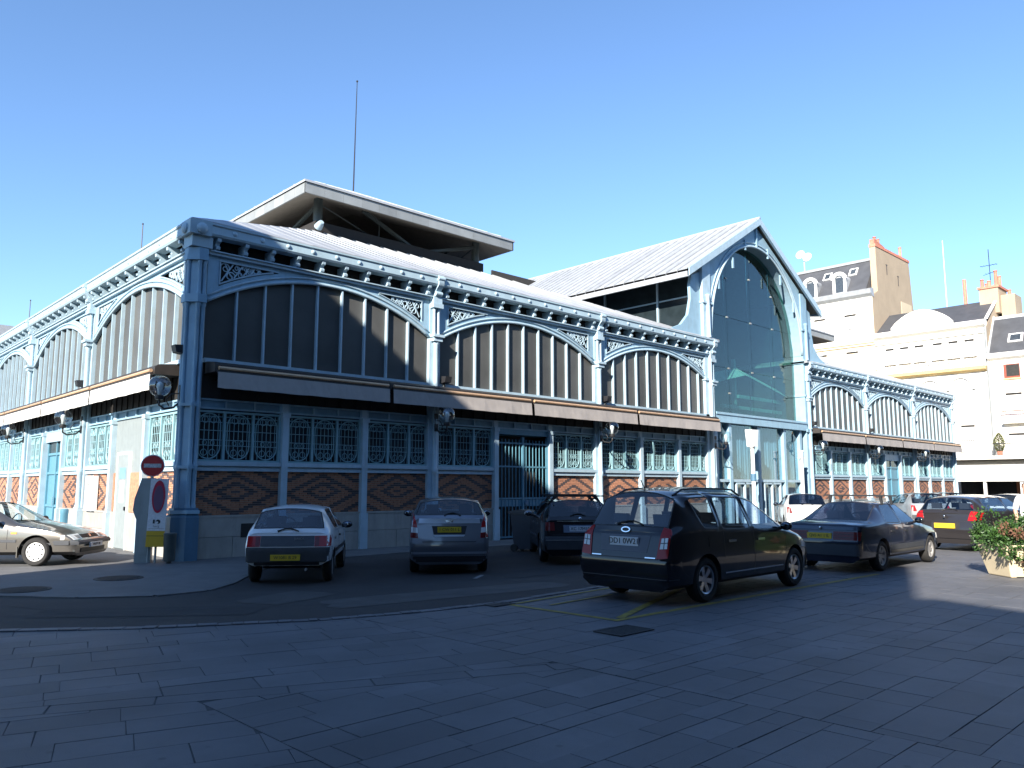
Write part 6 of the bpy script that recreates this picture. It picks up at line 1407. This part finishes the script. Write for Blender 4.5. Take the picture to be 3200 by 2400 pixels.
# --- dark blue saloon with roof bars
def d_saloon(e, patch, mirror, plate, mp, wiper, rails, bvh):
    for s in (1, -1):
        f = (lambda p: p) if s > 0 else mirror
        tl = patch('tail_light', f([(.26, .64), (.78, .64), (.78, .80), (.26, .80)]), 'rear', REDD, .012)
        for z in (.69, .745): patch('light_rib', f([(.27, z), (.77, z), (.77, z + .006), (.27, z + .006)]), 'rear', BLACKI, .017, parent=tl)
    patch('plate_recess', [(-.30, .62), (.255, .62), (.255, .79), (-.30, .79)], 'rear', mat('recess_steel', (.16, .2, .26), .4), .004); plate('rear', -.02, .71, 'QV5 A1 1 IL', PLY, .50, .11, .08)
    patch('boot_strip', [(-.76, .83), (.76, .83), (.76, .895), (-.76, .895)], 'rear', mat('steel_blue_trim', (.07, .085, .115), .3, metal=.5), .012); MB().ball((-1.0, 0, .865), .03, 6, (.4, .8, 1)).build('badge', CHROME, e, True)
    patch('rear_bumper', [(-.84, .34), (.84, .34), (.84, .57), (-.84, .57)], 'rear', BUMPG, .035); patch('bumper_seam', [(-.82, .56), (.82, .56), (.82, .575), (-.82, .575)], 'rear', TRIMB, .04)
    for sd, q in (('right', 1), ('left', -1)):
        for nm, x0, x1, z0, z1, mt, of in (('door_seam', .36, .372, .55, .9, TRIMB, .002), ('door_seam', 1.10, 1.112, .30, .88, TRIMB, .002), ('door_seam', 2.05, 2.062, .32, .86, TRIMB, .002), ('door_handle', .42, .58, .76, .79, TRIMB, .02), ('door_handle', 1.16, 1.32, .75, .78, TRIMB, .02), ('rubbing_strip', .40, 2.22, .40, .50, BUMPG, .014), ('sill_strip', .40, 2.22, .26, .39, mat('dusty_sill', (.12, .115, .105), .7), .008)):
            p = [(x0, z0), (x1, z0), (x1, z1), (x0, z1)]; patch(nm, p if q > 0 else mirror(p), sd, mt, of, .08)
        hl = [(3.15, .52), (3.38, .50), (3.38, .60), (3.15, .64)]; patch('headlight', hl if q > 0 else mirror(hl), sd, CLEARL, .006)
    mp(1.80, .96, TRIMB); MB().tube([(.55, 0, 1.38), (.50, 0, 1.45)], .01, 5).build('roof_aerial', BLACKI, e)
    for x in (.72, 1.25):
        h = bvh.ray_cast(Vector((x, .45, 4)), Vector((0, 0, -1))); zz = h[0].z + .13; o_ = MB().box(x - .03, x + .03, -.66, .66, zz, zz + .03).build('roof_bar', BLACKI, e)
        for s in (-1, 1): MB().prism([(s * .585, zz - .17), (s * .545, zz - .17), (s * .50, zz), (s * .56, zz)], lambda a_, b_, d_: (x + d_, a_, b_), -.025, .025).build('bar_foot', BLACKI, o_)
st = [(-.97, -.95, .90, -.93, .93, .66, .935, .93), (-.78, -.74, .935, -.72, .97, .68, .985, .98), (-.3, -.18, .94, -.32, .985, .67, 1.0, 1), (-.1, .10, .94, .36, 1.30, .55, 1.37, 1), (.1, .24, .94, .48, 1.315, .56, 1.385, 1),
      (.95, 1.02, .92, 1.02, 1.325, .565, 1.39, 1), (1.0, 1.09, .92, 1.09, 1.325, .565, 1.39, 1), (1.8, 1.92, .90, 1.46, 1.29, .545, 1.36, 1), (2.0, 2.10, .885, 2.14, .91, .65, .95, 1), (2.7, 2.75, .80, 2.75, .835, .60, .86, .98), (3.2, 3.22, .70, 3.2, .72, .54, .74, .93), (3.42, 3.38, .58, 3.36, .60, .46, .61, .86)]
make_car('parked_car', 'dark blue four door saloon with roof bars behind the people carrier', T(9.25, -11.25, .012, R(0)), st, 'BBRPSPSWBBB', .84, paint('navy', (.014, .017, .034), .3), CGLASSD, (0, 2.68), .30, .19, 'alloy', ALLOYD, zm=.58, detail=d_saloon)
# --- dark brown hatchback by the planter
def d_meg(e, patch, mirror, plate, mp, wiper, rails, bvh):
    for s in (1, -1):
        f = (lambda p: p) if s > 0 else mirror
        patch('tail_light', f([(.56, .80), (.82, .80), (.82, 1.02), (.62, 1.04)]), 'rear', REDL, .012)
        patch('reflector', f([(.60, .42), (.72, .42), (.72, .46), (.60, .46)]), 'rear', CLEARL, .03)
    plate('rear', .0, .66, '', PLY, .52, .125).location.x -= .03
    patch('plate_recess', [(-.36, .57), (.36, .57), (.36, .75), (-.36, .75)], 'rear', TRIMB, .004); patch('rear_bumper', [(-.84, .34), (.84, .34), (.84, .56), (-.84, .56)], 'rear', paint('brown', (.045, .040, .040), .5), .03); patch('tailgate_seam', [(-.58, .775), (.58, .775), (.58, .787), (-.58, .787)], 'rear', TRIMB, .003)
    MB().ball((-.86, 0, .90), .035, 6, (.4, .8, 1)).build('badge', CHROME, e, True); mp(1.95, 1.0, paint('brown', (.045, .040, .040), .5)); wiper(.1, -.3, 1.05)
S_, ty_ = hatch(2.62, .80, .85, 1.45, .86, 1.03, y5=.60, rake=.18, door=.95, zdrop=.05)
make_car('parked_car', 'dark brown hatchback with a yellow number plate behind the planter', T(16.3, -11.35, .012, R(-8)), S_, ty_, .86, paint('brown', (.045, .040, .040), .5), CGLASS, (0, 2.62), .31, .2, 'alloy', detail=d_meg)
# --- cars further along
def d_small(lights, bump, plate_m=None):
    def d(e, patch, mirror, plate, mp, wiper, rails, bvh):
        for s in (1, -1):
            f = (lambda p: p) if s > 0 else mirror
            patch('tail_light', f([(.54, .70), (.78, .70), (.78, .95), (.60, .92)]), 'rear', lights, .012)
        patch('rear_bumper', [(-.78, .34), (.78, .34), (.78, .55), (-.78, .55)], 'rear', bump, .02); plate('rear', 0, .66, '', plate_m or PLW, .5, .11); mp(1.75, .98, TRIMB); wiper(.2, -.2, 1.0)
    return d
S_, ty_ = hatch(2.44, .66, .75, 1.42, .80, .98, rake=.34)
make_car('parked_car', 'silver hatchback with red tail lights seen beyond the dark blue saloon', T(27.6, -6.6, 0, R(38)), S_, ty_, .80, paint('silver', (.48, .50, .52), .5), CGLASS, (0, 2.44), .29, .18, 'alloy', detail=d_small(REDL, BUMPG))
make_car('parked_car', 'white hatchback parked before the portal, seen over the black bonnet', T(21.6, -4.4, 0, R(34)), S_, ty_, .80, paint('white2', (.68, .69, .68), 0), CGLASSD, (0, 2.44), .29, .18, 'cap', detail=d_small(REDD, paint('white2', (.68, .69, .68), 0)))
make_car('parked_car', 'pale grey hatchback mostly hidden beyond the silver hatchback', T(31.2, -6.4, 0, R(38)), S_, ty_, .80, paint('palegrey', (.55, .56, .56), .3), CGLASSC, (0, 2.44), .29, .18, 'cap', detail=d_small(REDL, BUMPG))
make_car('parked_car', 'white car whose roof shows above the dark brown hatchback', T(24.6, -10.3, .0, R(0)), S_, ty_, .80, paint('white2', (.68, .69, .68), 0), CGLASS, (0, 2.44), .29, .18, 'cap', detail=d_small(REDL, BUMPG))
# --- champagne saloon in the sun on the left
def d_champ(e, patch, mirror, plate, mp, wiper, rails, bvh):
    pc = paint('champagne', (.19, .175, .155), .75)
    for s in (1, -1):
        f = (lambda p: p) if s > 0 else mirror
        hl = patch('headlight', f([(.36, .555), (.70, .545), (.70, .645), (.36, .66)]), 'front', CLEARL, .012); patch('lamp_core', f([(.40, .57), (.54, .57), (.54, .635), (.40, .64)]), 'front', ALLOYD, .018, parent=hl)
    patch('front_grille', [(-.34, .575), (.34, .575), (.34, .645), (-.34, .645)], 'front', TRIMB, .008); patch('badge', [(-.03, .59), (.03, .59), (.03, .64), (-.03, .64)], 'front', CHROME, .02, .02)
    patch('front_bumper', [(-.78, .44), (.78, .44), (.78, .53), (-.78, .53)], 'front', BUMPG, .04); patch('air_intake', [(-.5, .27), (.5, .27), (.5, .36), (-.5, .36)], 'front', TRIMB, .012); plate('front', .0, .42, 'BALPT IN', PLW, .50, .10, .075).location.x += .05
    for sd, q in (('right', 1), ('left', -1)):
        for nm, x0, x1, z0, z1, mt, of in (('door_seam', .36, .372, .55, .9, TRIMB, .002), ('door_seam', 1.10, 1.112, .30, .88, TRIMB, .002), ('door_seam', 2.02, 2.032, .28, .82, TRIMB, .002), ('door_handle', .42, .58, .72, .76, TRIMB, .02), ('door_handle', 1.16, 1.32, .72, .76, TRIMB, .02), ('rubbing_strip', .35, 2.22, .50, .56, BUMPG, .012), ('side_repeater', 2.10, 2.22, .675, .715, AMBER, .008), ('headlight_corner', 3.12, 3.32, .55, .645, CLEARL, .006), ('bumper_side', 3.0, 3.30, .44, .53, BUMPG, .02)):
            p = [(x0, z0), (x1, z0), (x1, z1), (x0, z1)]; patch(nm, p if q > 0 else mirror(p), sd, mt, of, .08)
        for s in (1,): MB().box(2.24, 2.26, -q * .80 - .02, -q * .80 + .06, .18, .42).build('mud_flap', pc, e)
    mp(1.82, .93, TRIMB)
st = [(-.95, -.93, .88, -.91, .91, .64, .915, .93), (-.76, -.72, .915, -.70, .95, .66, .965, .98), (-.3, -.18, .92, -.32, .965, .65, .98, 1), (-.1, .10, .92, .30, 1.28, .54, 1.345, 1), (.1, .24, .92, .42, 1.295, .55, 1.36, 1),
      (.95, 1.02, .90, 1.02, 1.305, .555, 1.365, 1), (1.0, 1.09, .90, 1.09, 1.305, .555, 1.365, 1), (1.75, 1.88, .875, 1.40, 1.27, .535, 1.335, 1), (2.0, 2.05, .86, 2.16, .885, .63, .925, 1), (2.7, 2.75, .765, 2.75, .80, .59, .83, .98), (3.2, 3.20, .67, 3.18, .69, .54, .71, .93), (3.40, 3.36, .56, 3.34, .58, .48, .59, .88)]
hd = R(-43); fwd = Vector((math.cos(hd), math.sin(hd))); lft = Vector((-fwd.y, fwd.x))
org = Vector((-2.83, .70)) + lft * .74 - fwd * 2.62
make_car('parked_car', 'champagne four door saloon in the sun at the left photo edge', T(org.x, org.y, .016, hd), st, 'BBRPSPSWBBB', .83, paint('champagne', (.19, .175, .155), .75), CGLASSC, (0, 2.62), .30, .18, 'holes', CAPW, zm=.56, detail=d_champ)
